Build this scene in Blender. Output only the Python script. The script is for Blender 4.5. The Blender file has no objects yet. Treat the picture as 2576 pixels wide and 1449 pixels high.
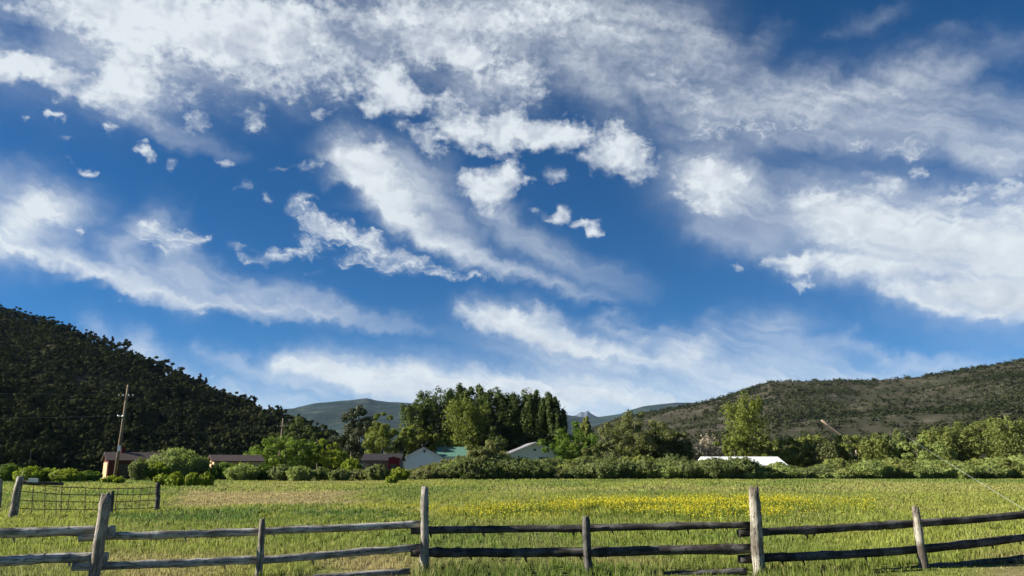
import bpy, math, random
import numpy as np
from mathutils import Vector

C = bpy.context.scene.collection
sc = bpy.context.scene
R = math.radians

# ------------------------------------------------------------------ camera, light, exposure
PITCH, FPX, CAMZ = R(12.9), 1946.0, 1.6           # focal length in pixels of a 2576 px wide picture
cam_d = bpy.data.cameras.new('camera'); cam = bpy.data.objects.new('camera', cam_d); C.objects.link(cam)
cam.location = (0, 0, CAMZ); cam.rotation_euler = (R(90) + PITCH, 0, 0)
cam_d.sensor_width = 36; cam_d.lens = 36 * FPX / 2576; cam_d.clip_start = 0.1; cam_d.clip_end = 60000
sc.camera = cam
SUN_AZ, SUN_EL = R(-93.5), R(24)                    # azimuth from +Y (the view), negative = left
sun_d = bpy.data.lights.new('sun', 'SUN'); sun = bpy.data.objects.new('sun', sun_d); C.objects.link(sun)
sun_d.energy = 5.0; sun_d.angle = R(0.5); sun_d.color = (1.0, 0.94, 0.83)
sun.rotation_euler = (R(90) - SUN_EL, 0, -SUN_AZ + math.pi)
sun.location = (-100, 0, 40)
sc.view_settings.view_transform = 'Standard'; sc.view_settings.look = 'None'
sc.view_settings.gamma = 1; sc.view_settings.exposure = 1.26
sc.cycles.max_bounces = 6; sc.cycles.diffuse_bounces = 3; sc.cycles.transparent_max_bounces = 8

SKY_STRENGTH = 0.05
# ------------------------------------------------------------------ cloud cover as a table over azimuth and elevation
NC, NR = 128, 74
AZ0, AZ1, EL0, EL1 = R(-46), R(46), R(-1.5), R(38)

def cloud_table():
    az = np.linspace(AZ0, AZ1, NC)[None, :]; el = np.linspace(EL0, EL1, NR)[:, None]
    dx = np.sin(az) * np.cos(el); dy = np.cos(az) * np.cos(el); dz = np.sin(el) + 0 * az
    yc = dy * math.cos(PITCH) + dz * math.sin(PITCH); zc = -dy * math.sin(PITCH) + dz * math.cos(PITCH)
    X = 1288 + FPX * dx / yc; Y = 724.5 - FPX * zc / yc
    T = [np.zeros((NR, NC)) for _ in range(3)]
    def mx(ch, m): T[ch] = np.maximum(T[ch], m)
    def ell(ch, x, y, rx, ry, d, rot=0, hard=1.0):
        c, s = math.cos(R(rot)), math.sin(R(rot))
        u = ((X - x) * c + (Y - y) * s) / rx; v = (-(X - x) * s + (Y - y) * c) / ry
        q = np.sqrt(u * u + v * v)
        mx(ch, d * np.clip((1.38 - q) / (0.95 / hard), 0, 1))
    def soft(ch, x, y, rx, ry, d, rot=0):
        c, s = math.cos(R(rot)), math.sin(R(rot))
        u = ((X - x) * c + (Y - y) * s) / rx; v = (-(X - x) * s + (Y - y) * c) / ry
        mx(ch, d * np.exp(-(u * u + v * v)))
    def cut(ch, x, y, rx, ry, k, rot=0):
        c, s = math.cos(R(rot)), math.sin(R(rot))
        u = ((X - x) * c + (Y - y) * s) / rx; v = (-(X - x) * s + (Y - y) * c) / ry
        T[ch] = T[ch] * (1 - k * np.exp(-(u * u + v * v)))
    def stroke(ch, pts, hardside=0):
        # pts: (x, y, half width, density); hardside: +1 crisp lower edge, -1 crisp upper edge
        for (x0, y0, w0, d0), (x1, y1, w1, d1) in zip(pts, pts[1:]):
            L2 = (x1 - x0) ** 2 + (y1 - y0) ** 2
            t = np.clip(((X - x0) * (x1 - x0) + (Y - y0) * (y1 - y0)) / L2, 0, 1)
            px, py = x0 + t * (x1 - x0), y0 + t * (y1 - y0)
            w = w0 + t * (w1 - w0); d = d0 + t * (d1 - d0)
            r = np.hypot(X - px, Y - py) / w
            if hardside:
                side = np.sign((Y - py)) * hardside
                r = np.where(side > 0, r * 2.2, r)
            mx(ch, d * np.exp(-r * r))
    W, P, S = 0, 1, 2
    # --- upper left mass
    for a in ((330, 40, 300, 90, .95), (560, 60, 330, 110, .95), (300, 130, 150, 80, .92), (650, 130, 230, 80, .9), (430, 120, 190, 80, .9),
              (310, 205, 115, 70, .98), (60, 165, 110, 48, 1), (160, 195, 120, 32, .9), (150, 85, 60, 34, .75), (110, 10, 120, 22, .8),
              (250, 245, 60, 40, .85), (340, 270, 50, 36, .75), (780, 190, 130, 60, .8), (690, 200, 130, 40, .75), (850, 180, 90, 80, .72), (760, 40, 200, 60, .85)):
        ell(P, *a)
    soft(W, 420, 60, 420, 150, .75); soft(W, 700, 100, 330, 120, .7); soft(W, 330, 200, 120, 80, .8)
    cut(P, 60, 78, 95, 34, 1, 18); cut(W, 60, 78, 95, 34, .8, 18); cut(P, 165, 130, 70, 20, .95, 25); cut(P, 235, 138, 42, 26, .8, -10)
    cut(P, 890, 92, 75, 22, .85, 42); cut(P, 840, 60, 50, 20, .5, 45); cut(W, 885, 90, 80, 26, .7, 42)
    cut(P, 780, 205, 70, 20, .5, -8); cut(P, 470, 165, 60, 22, .75, 35)
    stroke(W, [(330, 150, 60, .6), (430, 160, 40, .55), (520, 200, 30, .4), (560, 215, 20, .2)])
    stroke(W, [(230, 235, 30, .5), (330, 300, 45, .5), (430, 345, 35, .42), (540, 380, 24, .25), (610, 400, 15, .08)], 1)
    for a in ((400, 315, 34, 16, .72), (495, 300, 46, 36, .62), (470, 235, 60, 40, .55), (440, 200, 40, 22, .5), (620, 290, 70, 24, .56), (650, 320, 40, 20, .55),
              (515, 210, 26, 14, .62), (560, 240, 30, 14, .5), (810, 285, 34, 22, .7), (760, 230, 70, 22, .62), (820, 225, 50, 24, .62), (700, 250, 60, 16, .5)):
        ell(P, *a)
    # --- upper middle
    for a in ((980, 215, 82, 72, 1), (1040, 260, 60, 36, .85), (940, 270, 44, 30, .78), (1180, 150, 130, 50, .95), (1290, 190, 100, 60, .82), (1100, 115, 130, 50, .85),
              (1020, 40, 150, 50, .9), (1200, 50, 200, 55, .85), (1360, 40, 150, 50, .85), (1120, 265, 70, 50, .68), (1180, 240, 50, 40, .7), (1240, 250, 80, 40, .62), (1330, 240, 70, 50, .6),
              (1170, 320, 80, 55, .92), (1270, 325, 80, 55, .95), (1370, 345, 110, 48, 1), (1440, 340, 60, 34, .98), (1070, 345, 42, 40, .74), (1010, 320, 40, 30, .6), (1100, 385, 24, 18, .65),
              (1220, 375, 70, 16, .7), (890, 200, 40, 60, .62), (1560, 380, 92, 70, .9), (1500, 400, 40, 30, .78), (1600, 440, 50, 34, .66), (1560, 330, 60, 34, .7), (1640, 420, 40, 30, .55)):
        ell(P, *a)
    cut(P, 1110, 200, 70, 16, .95, 5); cut(P, 1190, 230, 50, 12, .9, 32); cut(W, 1110, 200, 70, 20, .6); cut(P, 1090, 280, 26, 34, .35)
    soft(W, 1150, 70, 330, 100, .72); soft(W, 1230, 200, 130, 80, .5)
    # veil of the upper right
    stroke(W, [(1380, 20, 70, .72), (1560, 70, 100, .62), (1700, 130, 110, .58), (1840, 180, 50, .45)])
    stroke(W, [(1420, 130, 70, .55), (1560, 210, 80, .5), (1720, 270, 80, .5), (1830, 310, 40, .5)])
    stroke(W, [(1600, 20, 60, .6), (1760, 90, 60, .55), (1880, 140, 50, .3), (1950, 60, 40, .1)], -1)
    stroke(W, [(1740, 290, 90, .5), (1900, 255, 75, .62), (2060, 260, 70, .66), (2180, 230, 60, .55), (2330, 190, 60, .5), (2440, 160, 40, .3)])
    stroke(W, [(2120, 290, 60, .55), (2260, 290, 80, .55), (2380, 320, 70, .5), (2480, 385, 55, .6), (2600, 380, 80, .5), (2800, 400, 90, .5)])
    stroke(W, [(2330, 240, 60, .4), (2450, 270, 60, .35), (2600, 300, 60, .3)])
    stroke(W, [(1880, 345, 40, .35), (2020, 330, 40, .4), (2200, 360, 50, .45), (2300, 380, 40, .45)])
    for a in ((1790, 330, 70, 40, .58), (1900, 320, 80, 30, .58), (2030, 300, 90, 30, .55), (2170, 360, 60, 26, .56), (2270, 375, 80, 26, .6), (2330, 330, 80, 30, .5), (2470, 395, 60, 26, .66), (1760, 250, 60, 40, .5), (1700, 190, 80, 50, .48)):
        ell(P, *a)
    cut(P, 1600, 275, 20, 70, .9, -32); cut(W, 1605, 270, 22, 80, .75, -32); cut(W, 1670, 105, 70, 26, .35); cut(W, 1880, 215, 70, 22, .45, 28); cut(W, 1690, 300, 30, 70, .5, -35)
    cut(W, 2330, 40, 420, 70, .75); cut(W, 2050, 130, 170, 40, .4); cut(W, 2250, 400, 110, 24, .6, 10); cut(W, 2000, 400, 130, 26, .6)
    soft(W, 2200, 55, 60, 20, .16, -25); soft(W, 2400, 85, 50, 18, .13, -20); soft(W, 2120, 85, 60, 12, .1); soft(W, 2520, 120, 90, 40, .15)
    # --- right mass
    for a in ((1790, 445, 95, 62, 1), (1790, 520, 60, 34, .85), (1710, 500, 26, 18, .8), (1850, 440, 50, 36, .82), (2060, 500, 95, 48, .9), (2110, 480, 50, 26, .95), (2150, 560, 130, 70, .8), (2230, 470, 60, 30, .7),
              (2290, 560, 150, 60, .74), (2440, 610, 190, 100, .72), (2000, 655, 75, 34, .92), (1930, 655, 30, 24, .85), (2150, 660, 130, 46, .78), (2280, 700, 130, 46, .72), (2420, 745, 120, 50, .66), (2560, 740, 140, 62, .66),
              (2700, 700, 140, 110, .7), (2400, 500, 70, 26, .8), (2530, 470, 60, 28, .76), (2460, 480, 50, 30, .66), (2300, 424, 34, 16, .7), (2170, 420, 46, 16, .55), (2580, 540, 80, 60, .85), (2520, 430, 40, 14, .5)):
        ell(P, *a)
    soft(W, 1850, 500, 110, 80, .75); soft(W, 1800, 450, 110, 80, .8); soft(W, 2150, 560, 200, 90, 1.0, 10); soft(W, 2480, 740, 200, 60, 1.1, 6); soft(W, 2180, 670, 170, 46, .95, 6); soft(W, 1930, 560, 130, 70, .55); soft(W, 1850, 560, 110, 60, .4, 20); soft(W, 2300, 600, 320, 110, 1.05, 14); soft(W, 2560, 650, 240, 140, 1.1)
    stroke(W, [(2250, 730, 30, .9), (2350, 765, 34, 1.0), (2480, 790, 34, 1.0), (2600, 800, 34, .95), (2750, 790, 40, .7)], 1)
    stroke(W, [(1760, 570, 40, .35), (1900, 620, 34, .35), (2000, 640, 30, .3)])
    for a in ((1858, 680, 14, 8, .75), (1880, 672, 10, 8, .6), (1868, 693, 20, 5, .55), (1965, 700, 12, 12, .7), (2015, 705, 22, 14, .75), (2032, 720, 14, 10, .8), (2070, 728, 16, 12, .7), (1888, 762, 16, 6, .65), (2180, 768, 8, 6, .55)):
        ell(P, *a)
    # --- comet cloud in the middle
    for a in ((880, 385, 55, 36, 1), (930, 375, 40, 34, .9), (950, 440, 70, 60, .85), (1220, 470, 82, 46, 1), (1280, 435, 42, 38, 1), (1215, 520, 40, 26, .72), (1395, 440, 36, 24, .68), (1330, 455, 20, 12, .6)):
        ell(P, *a)
    stroke(W, [(880, 400, 60, 1.1), (940, 470, 78, 1.2), (1000, 535, 74, 1.1), (1070, 605, 44, .95), (1170, 650, 32, .8), (1300, 690, 26, .5), (1430, 730, 26, .35), (1560, 760, 24, .12)], 1)
    stroke(W, [(1000, 420, 50, .45), (1060, 480, 70, .6), (1110, 540, 50, .45), (1180, 600, 40, .3)])
    stroke(W, [(1040, 395, 14, .2), (1080, 440, 22, .3), (1120, 460, 18, .3)])
    stroke(W, [(1230, 530, 40, .4), (1290, 590, 40, .35), (1380, 640, 34, .33), (1500, 690, 30, .22), (1640, 740, 30, .08)])
    for a in ((1395, 548, 26, 18, .75), (1420, 530, 20, 22, .75), (1455, 568, 16, 12, .72), (1497, 578, 19, 14, .95), (1355, 534, 12, 7, .6), (1260, 645, 12, 7, .55)):
        ell(P, a[0], a[1], a[2] * 1.1 + 2, a[3] * 1.1 + 2, min(1.1, a[4] * 1.15), *a[5:])
    # --- fields of small puffs
    for a in ((745, 520, 38, 36, .66), (800, 560, 50, 32, .72), (855, 585, 60, 34, .72), (920, 610, 60, 34, .7), (985, 640, 60, 26, .64), (900, 660, 80, 14, .62), (1010, 678, 80, 20, .68), (1110, 690, 80, 16, .62), (1190, 700, 40, 10, .56),
              (780, 500, 40, 10, .6), (700, 645, 70, 16, .62), (780, 635, 60, 16, .6), (640, 655, 40, 12, .56), (1040, 655, 60, 14, .56), (790, 600, 60, 18, .55), (770, 690, 70, 10, .5),
              (390, 565, 46, 22, .86), (440, 590, 50, 24, .75), (420, 625, 56, 14, .8), (370, 600, 26, 24, .66), (500, 600, 46, 14, .72), (600, 620, 40, 18, .5), (582, 582, 32, 7, .62)):
        ell(P, a[0], a[1], a[2], a[3], min(1, a[4] * 1.12))
    for a in ((132, 297, 32, 15, .98), (40, 298, 20, 10, .7), (270, 328, 24, 15, .8), (100, 345, 12, 10, .62), (160, 352, 24, 12, .52), (350, 375, 34, 15, .9, 22), (385, 395, 20, 12, .88), (435, 405, 15, 9, .78), (424, 438, 24, 8, .85), (216, 423, 42, 9, .92),
              (176, 384, 9, 8, .8), (155, 402, 20, 6, .75), (125, 417, 12, 5, .55), (572, 405, 32, 11, .75), (575, 422, 8, 8, .55), (616, 467, 26, 11, .78), (672, 494, 22, 11, .8), (208, 590, 13, 10, .9), (690, 430, 30, 10, .45), (760, 425, 40, 14, .55),
              (800, 415, 14, 14, .55), (500, 784, 30, 5, .75, 4), (665, 798, 16, 4, .6), (440, 849, 32, 6, .8, -6), (300, 766, 18, 3, .5), (160, 257, 16, 7, .55), (400, 779, 18, 3, .5), (530, 940, 8, 8, .5)):
        ell(P, a[0], a[1], a[2] * .95 + 1, a[3] * 1.0 + 1, min(1.0, a[4] * 1.15), *a[5:])
    # --- cirrus of the left
    soft(W, 90, 530, 110, 55, 1.1, 0); soft(W, 40, 580, 90, 70, 1.0); soft(P, 140, 497, 34, 7, .55, 22); soft(W, 20, 460, 90, 60, .3); soft(W, 190, 545, 70, 30, .35); soft(W, 140, 600, 80, 50, .42)
    stroke(W, [(-60, 600, 60, .9), (60, 640, 40, .9), (180, 675, 32, .85), (330, 725, 34, .85), (480, 755, 36, .8), (640, 775, 34, .68), (820, 800, 30, .55), (980, 822, 20, .3), (1130, 842, 14, .1)], 1)
    stroke(W, [(400, 560, 40, .5), (300, 610, 36, .45), (290, 650, 30, .5), (380, 700, 34, .5), (480, 740, 40, .5)])
    stroke(W, [(440, 620, 40, .5), (430, 670, 50, .42), (520, 720, 40, .45)])
    stroke(W, [(500, 680, 26, .3), (620, 725, 28, .42), (760, 765, 26, .4), (900, 800, 22, .3), (1020, 825, 16, .2)])
    stroke(W, [(690, 715, 20, .2), (780, 750, 22, .34), (900, 795, 18, .3)])
    # --- low clouds
    soft(P, 1200, 795, 60, 30, .7); ell(P, 1290, 805, 110, 34, .8, 8); ell(P, 1350, 850, 120, 34, .72, 14)
    soft(W, 1480, 920, 240, 50, .5, 14); soft(W, 1900, 930, 260, 50, .5)
    stroke(W, [(1160, 775, 20, .6), (1200, 805, 40, 1.0), (1300, 835, 52, 1.15), (1420, 870, 44, 1.0), (1560, 905, 36, .85), (1700, 935, 40, .65), (1880, 955, 40, .6)], 1)
    stroke(W, [(1200, 775, 18, .6), (1330, 790, 30, .75), (1400, 800, 22, .6)], -1)
    stroke(W, [(1545, 790, 10, .25), (1508, 810, 14, .45), (1560, 845, 16, .5), (1640, 872, 20, .5)], 1)
    stroke(W, [(1560, 800, 16, .2), (1640, 840, 16, .25), (1740, 850, 16, .3)])
    soft(W, 1730, 895, 80, 46, .95); soft(W, 1690, 920, 60, 30, .85); soft(P, 1725, 893, 60, 34, .62); stroke(W, [(1700, 925, 40, .7), (1850, 945, 40, .6), (2000, 950, 36, .45)])
    stroke(W, [(1800, 780, 12, .18), (1776, 815, 16, .36), (1810, 850, 20, .36), (1900, 885, 26, .36), (2050, 915, 30, .3)], 1)
    soft(W, 1940, 830, 110, 50, .36); soft(W, 1890, 800, 60, 36, .22); soft(W, 2000, 880, 160, 40, .34); soft(W, 2020, 920, 130, 50, .5)
    stroke(W, [(2150, 815, 12, .15), (2115, 850, 16, .36), (2180, 880, 16, .4), (2260, 905, 14, .34), (2380, 925, 14, .15)], 1)
    ell(P, 780, 922, 90, 26, .86); ell(P, 930, 935, 110, 34, .84); ell(P, 1080, 955, 130, 34, .8); ell(P, 1240, 975, 140, 36, .76); ell(P, 1420, 990, 160, 36, .76); ell(P, 1600, 1000, 150, 34, .7)
    stroke(W, [(700, 915, 30, .95), (820, 930, 44, 1.05), (960, 955, 56, 1.05), (1120, 975, 60, 1.05), (1300, 985, 60, 1.0), (1500, 995, 60, .88), (1680, 1005, 50, .75), (1820, 1000, 40, .5)])
    stroke(W, [(500, 880, 20, .2), (600, 925, 26, .42), (720, 965, 30, .45), (820, 995, 24, .4)])
    soft(W, 1250, 1040, 560, 50, .75); soft(W, 1950, 970, 330, 46, .72); soft(W, 2350, 930, 260, 30, .4); soft(W, 620, 1020, 200, 44, .6); soft(W, 350, 890, 60, 40, .6, 30); soft(W, 440, 960, 80, 50, .55, 30); soft(W, 560, 1000, 120, 50, .5); soft(W, 250, 830, 50, 24, .3, 28)
    stroke(W, [(1600, 1010, 40, .6), (1800, 990, 36, .6), (1950, 950, 30, .55), (2150, 945, 26, .5), (2400, 935, 20, .4)])
    # --- grey undersides
    for a in ((500, 190, 60, 22, .8, 30), (430, 150, 50, 20, .7, 30), (700, 130, 200, 60, .4), (1100, 80, 300, 60, .55), (1400, 130, 200, 80, .45), (1700, 170, 260, 130, .5), (2100, 270, 500, 130, .45), (1260, 240, 130, 40, .5), (1580, 420, 80, 40, .35),
              (1900, 560, 110, 50, .7), (2350, 640, 200, 40, .35, 12), (2500, 740, 180, 60, .4, 10), (1010, 600, 60, 30, .35), (1090, 560, 60, 40, .4), (1330, 850, 130, 20, .35, 14), (1000, 985, 200, 22, .35), (760, 790, 300, 20, .3, 8), (2440, 400, 80, 30, .4), (450, 350, 120, 40, .7, 25), (900, 100, 60, 40, .5), (1100, 990, 300, 24, .35)):
        soft(S, *a)
    return np.clip(np.stack(T, -1), 0, 1.2)

class NT:
    """tiny helper for node trees"""
    def __init__(s, nt): s.nt = nt
    def n(s, t, **kw):
        o = s.nt.nodes.new(t)
        for k, v in kw.items(): setattr(o, k, v)
        return o
    def put(s, sock, v):
        if hasattr(v, 'is_output'): s.nt.links.new(v, sock)
        else: sock.default_value = v
    def m(s, op, a, b=None, c=None, clamp=False):
        o = s.n('ShaderNodeMath', operation=op); o.use_clamp = clamp
        for k, v in enumerate((a, b, c)):
            if v is not None: s.put(o.inputs[k], v)
        return o.outputs[0]
    def v(s, op, a, b=None):
        o = s.n('ShaderNodeVectorMath', operation=op); s.put(o.inputs[0], a)
        if op == 'SCALE': s.put(o.inputs['Scale'], b)
        elif b is not None: s.put(o.inputs[1], b)
        return o.outputs[0]
    def noise(s, vec, scale, detail=4, rough=.55, dist=0, col=False, lac=2.0):
        o = s.n('ShaderNodeTexNoise'); s.put(o.inputs['Vector'], vec)
        o.inputs['Scale'].default_value = scale; o.inputs['Detail'].default_value = detail
        o.inputs['Roughness'].default_value = rough; o.inputs['Distortion'].default_value = dist; o.inputs['Lacunarity'].default_value = lac
        return o.outputs['Color' if col else 'Fac']
    def rng(s, x, a, b, c=0., d=1., kind='SMOOTHSTEP'):
        o = s.n('ShaderNodeMapRange', interpolation_type=kind)
        for k, v in enumerate((x, a, b, c, d)): s.put(o.inputs[k], v)
        return o.outputs[0]
    def mix(s, f, a, b, blend='MIX'):
        o = s.n('ShaderNodeMix', data_type='RGBA', blend_type=blend)
        s.put(o.inputs[0], f); s.put(o.inputs[6], a); s.put(o.inputs[7], b)
        return o.outputs[2]
    def xyz(s, x, y, z=0.):
        o = s.n('ShaderNodeCombineXYZ')
        for k, v in enumerate((x, y, z)): s.put(o.inputs[k], v)
        return o.outputs[0]
    def sep(s, v):
        o = s.n('ShaderNodeSeparateXYZ'); s.put(o.inputs[0], v); return o.outputs

world = bpy.data.worlds.new('World'); sc.world = world; world.use_nodes = True
def build_sky():
    nt = world.node_tree; nt.nodes.clear(); g = NT(nt)
    sky = g.n('ShaderNodeTexSky', sky_type='NISHITA'); sky.sun_disc = False
    sky.sun_elevation = SUN_EL; sky.sun_rotation = SUN_AZ; sky.altitude = 4000; sky.air_density = 1.0; sky.dust_density = .2; sky.ozone_density = 6.0
    d = g.n('ShaderNodeTexCoord').outputs['Generated']
    dn = g.v('NORMALIZE', d); X, Y, Z = g.sep(dn)
    az = g.m('ARCTAN2', X, Y); el = g.m('ARCSINE', Z)
    deg = g.xyz(g.m('MULTIPLY', az, 57.2958), g.m('MULTIPLY', el, 57.2958))
    # ragged edges: the table is read a little to the side
    w1 = g.v('SCALE', g.v('SUBTRACT', g.noise(deg, .45, 4, .6, col=True), (.5, .5, .5)), 2.6)
    wdeg = g.v('ADD', deg, w1); wx, wy, _ = g.sep(wdeg)
    u = g.rng(wx, math.degrees(AZ0), math.degrees(AZ1), 0, 1, 'LINEAR')
    r = g.rng(wy, math.degrees(EL0), math.degrees(EL1), 0, NR - 1, 'LINEAR')
    r = g.m('MINIMUM', r, NR - 1.0)
    T = cloud_table(); acc = None
    xs = np.linspace(0, 1, NC)
    for i in range(NR):
        row = T[i]
        if row.max() < .01: continue
        if acc is None: eps = g.m('MULTIPLY', u, 1e-9)
        else: eps = g.m('MULTIPLY', g.sep(acc)[0], 1e-9)     # each row waits for the one before it, so the shader stack stays small
        cv = g.n('ShaderNodeRGBCurve'); g.put(cv.inputs['Color'], g.m('ADD', u, eps))
        mp = cv.mapping; mp.use_clip = False
        for ch in range(3):
            c = mp.curves[ch]; vals = row[:, ch]
            c.points[0].location = (0, float(vals[0])); c.points[1].location = (1, float(vals[-1]))
            for k in range(1, NC - 1):
                a = vals[k]
                if max(vals[k - 1], a, vals[k + 1]) < .004 and k % 8: continue
                c.points.new(float(xs[k]), float(a))
            for p in c.points: p.handle_type = 'VECTOR'
        mp.update()
        wgt = g.m('SUBTRACT', 1.0, g.m('ABSOLUTE', g.m('SUBTRACT', g.m('ADD', r, eps), float(i))), clamp=True)
        acc = g.v('ADD', acc, g.v('SCALE', cv.outputs[0], wgt)) if acc is not None else g.v('SCALE', cv.outputs[0], wgt)
    tw, tp, ts = g.sep(acc); tw = g.m('MAXIMUM', tw, g.m('MULTIPLY', g.rng(tp, .25, 1.0, 0, .55), 1.0))
    inside = g.rng(g.m('ABSOLUTE', az), R(42), R(46), 1, 0)
    # streaks: stretched noise falling to the lower right
    ax, ay, _ = g.sep(wdeg)
    rot = R(-19)
    sx = g.m('ADD', g.m('MULTIPLY', ax, math.cos(rot)), g.m('MULTIPLY', ay, math.sin(rot)))
    sy = g.m('ADD', g.m('MULTIPLY', ax, -math.sin(rot)), g.m('MULTIPLY', ay, math.cos(rot)))
    bend = g.m('MULTIPLY', g.m('SUBTRACT', g.noise(deg, .06, 1, .3), .5), 6.0)
    nstreak = g.noise(g.xyz(g.m('MULTIPLY', sx, .15), g.m('MULTIPLY', g.m('ADD', sy, bend), 1.35)), 1.0, 5, .52, .1)
    # ripples: two fields of very small cells
    def field(px, py, rx, ry, rot):
        a0 = math.degrees(math.atan2(px - 1288, FPX * math.cos(PITCH) - (724.5 - py) * math.sin(PITCH))); e0 = math.degrees(math.atan2(FPX * math.sin(PITCH) + (724.5 - py) * math.cos(PITCH), math.hypot(FPX * math.cos(PITCH) - (724.5 - py) * math.sin(PITCH), px - 1288)))
        k = 57.3 / FPX; qx = g.m('SUBTRACT', ax, a0); qy = g.m('SUBTRACT', ay, e0); c, s_ = math.cos(R(rot)), math.sin(R(rot))
        uu = g.m('DIVIDE', g.m('ADD', g.m('MULTIPLY', qx, c), g.m('MULTIPLY', qy, -s_)), rx * k); vv = g.m('DIVIDE', g.m('ADD', g.m('MULTIPLY', qx, s_), g.m('MULTIPLY', qy, c)), ry * k)
        return g.rng(g.m('ADD', g.m('MULTIPLY', uu, uu), g.m('MULTIPLY', vv, vv)), .55, 1.3, 1, 0)
    rip = g.m('MAXIMUM', field(940, 615, 330, 95, 14), g.m('MAXIMUM', field(430, 590, 130, 60, 10), field(1950, 360, 500, 60, 8)))
    npuff = g.noise(g.v('MULTIPLY', deg, (1, 1.35, 1)), .5, 6, .55, .25)
    nmid = g.noise(g.v('MULTIPLY', deg, (1, 1.35, 1)), 1.6, 5, .55, .35)
    cells = g.noise(g.xyz(g.m('ADD', g.m('MULTIPLY', wx, .9), g.m('MULTIPLY', wy, .5)), g.m('MULTIPLY', wy, 1.6)), 2.3, 3, .5, .15)
    nfine = g.m('ADD', nmid, g.m('MULTIPLY', g.m('SUBTRACT', g.m('ADD', g.m('MULTIPLY', g.m('SUBTRACT', cells, .5), 1.35), .5), nmid), g.m('MULTIPLY', rip, .85)))
    nsoft = g.noise(g.v('MULTIPLY', deg, (1, 1.3, 1)), .55, 2.2, .45, .6)
    n = g.m('ADD', g.m('MULTIPLY', npuff, .5), g.m('MULTIPLY', nfine, .5))
    pv = g.m('ADD', g.m('ADD', tp, g.rng(tp, .75, 1.0, 0, .3)), g.m('MULTIPLY', g.m('SUBTRACT', n, .5), 2.4))
    puff = g.m('MULTIPLY', g.m('MULTIPLY', g.rng(pv, .28, 1.15), g.rng(tp, .12, .4)), g.m('ADD', .70, g.m('MULTIPLY', nsoft, .55)), clamp=True)
    nbreak = g.m('ADD', g.m('MULTIPLY', npuff, .55), g.m('MULTIPLY', nmid, .45)); nbreak = g.rng(nbreak, .25, .75, 0, 1, 'LINEAR')
    wisp = g.m('MULTIPLY', tw, g.m('ADD', .28, g.m('MULTIPLY', nstreak, 1.6)), clamp=True)
    high = g.rng(g.m('ADD', g.m('MULTIPLY', el, 57.2958), g.m('MULTIPLY', g.m('SUBTRACT', npuff, .5), 8.0)), 19.0, 26.0)
    brk = g.m('ADD', g.m('MULTIPLY', high, g.m('ADD', .50, nbreak)), g.m('MULTIPLY', g.m('SUBTRACT', 1.0, high), g.m('ADD', .86, g.m('MULTIPLY', npuff, .28))))
    wisp = g.m('MULTIPLY', wisp, brk, clamp=True)
    dens = g.m('SUBTRACT', 1.0, g.m('MULTIPLY', g.m('SUBTRACT', 1.0, g.m('MULTIPLY', puff, .93)), g.m('SUBTRACT', 1.0, g.m('MULTIPLY', wisp, .95))))
    # loose clouds where the table does not reach
    gen = g.m('MULTIPLY', g.rng(npuff, .5, .75), g.rng(Z, .02, .15))
    dens = g.m('ADD', g.m('MULTIPLY', dens, inside), g.m('MULTIPLY', g.m('MULTIPLY', gen, .6), g.m('SUBTRACT', 1.0, inside)))
    # blue of the sky: a touch deeper than the model's
    blue = g.mix(1.0, sky.outputs[0], SKY_TINT, 'MULTIPLY')
    hs = g.n('ShaderNodeHueSaturation'); g.put(hs.inputs['Color'], blue); hs.inputs['Saturation'].default_value = 1.16; hs.inputs['Value'].default_value = .88
    thick = g.m('ADD', g.m('MULTIPLY', ts, .7), g.m('ADD', g.m('MULTIPLY', g.m('MULTIPLY', g.m('SUBTRACT', .52, nsoft), 2.0), puff), g.m('MULTIPLY', g.m('SUBTRACT', 1.05, pv), g.m('MULTIPLY', puff, .3))), clamp=True)
    ccol = g.mix(thick, CLOUD_WHITE, CLOUD_GREY)
    fin = g.mix(dens, hs.outputs[0], ccol)
    world.cycles.sampling_method = 'MANUAL'; world.cycles.sample_map_resolution = 256
    bg = g.n('ShaderNodeBackground'); g.put(bg.inputs[0], fin); bg.inputs[1].default_value = SKY_STRENGTH
    out = g.n('ShaderNodeOutputWorld'); nt.links.new(bg.outputs[0], out.inputs[0])
SKY_TINT = (.88, 1.0, .99, 1)
CLOUD_WHITE = (6.5, 7.0, 7.35, 1); CLOUD_GREY = (2.9, 3.3, 4.4, 1)
build_sky()

# ------------------------------------------------------------------ helpers
rs = np.random.RandomState
def W(X, Y, d):
    """world point seen at (X, Y) of the 2576 px wide picture, d metres in front"""
    a = (X - 1288) / FPX; b = (724.5 - Y) / FPX
    y = math.cos(PITCH) - b * math.sin(PITCH); z = math.sin(PITCH) + b * math.cos(PITCH)
    return Vector((a / y * d, d, CAMZ + z / y * d))
def GX(X, d): return (X - 1288) / FPX * d / 1.03

def vnoise(x, y, seed, scale):
    r = rs(seed).rand(128, 128); u = np.asarray(x) / scale + 1000; v = np.asarray(y) / scale + 1000
    i = np.floor(u).astype(int); j = np.floor(v).astype(int); fu = u - i; fv = v - j
    fu = fu * fu * (3 - 2 * fu); fv = fv * fv * (3 - 2 * fv); g = lambda a, b: r[a % 128, b % 128]
    return (g(i, j) * (1 - fu) + g(i + 1, j) * fu) * (1 - fv) + (g(i, j + 1) * (1 - fu) + g(i + 1, j + 1) * fu) * fv
def fbm(x, y, seed, scale, o=4):
    t = 0; a = .5; n = 0
    for k in range(o): t = t + a * vnoise(x, y, seed + k, scale / 2 ** k); n += a; a *= .55
    return t / n
def ss(x, a, b):
    t = np.clip((x - a) / (b - a), 0, 1); return t * t * (3 - 2 * t)

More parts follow.
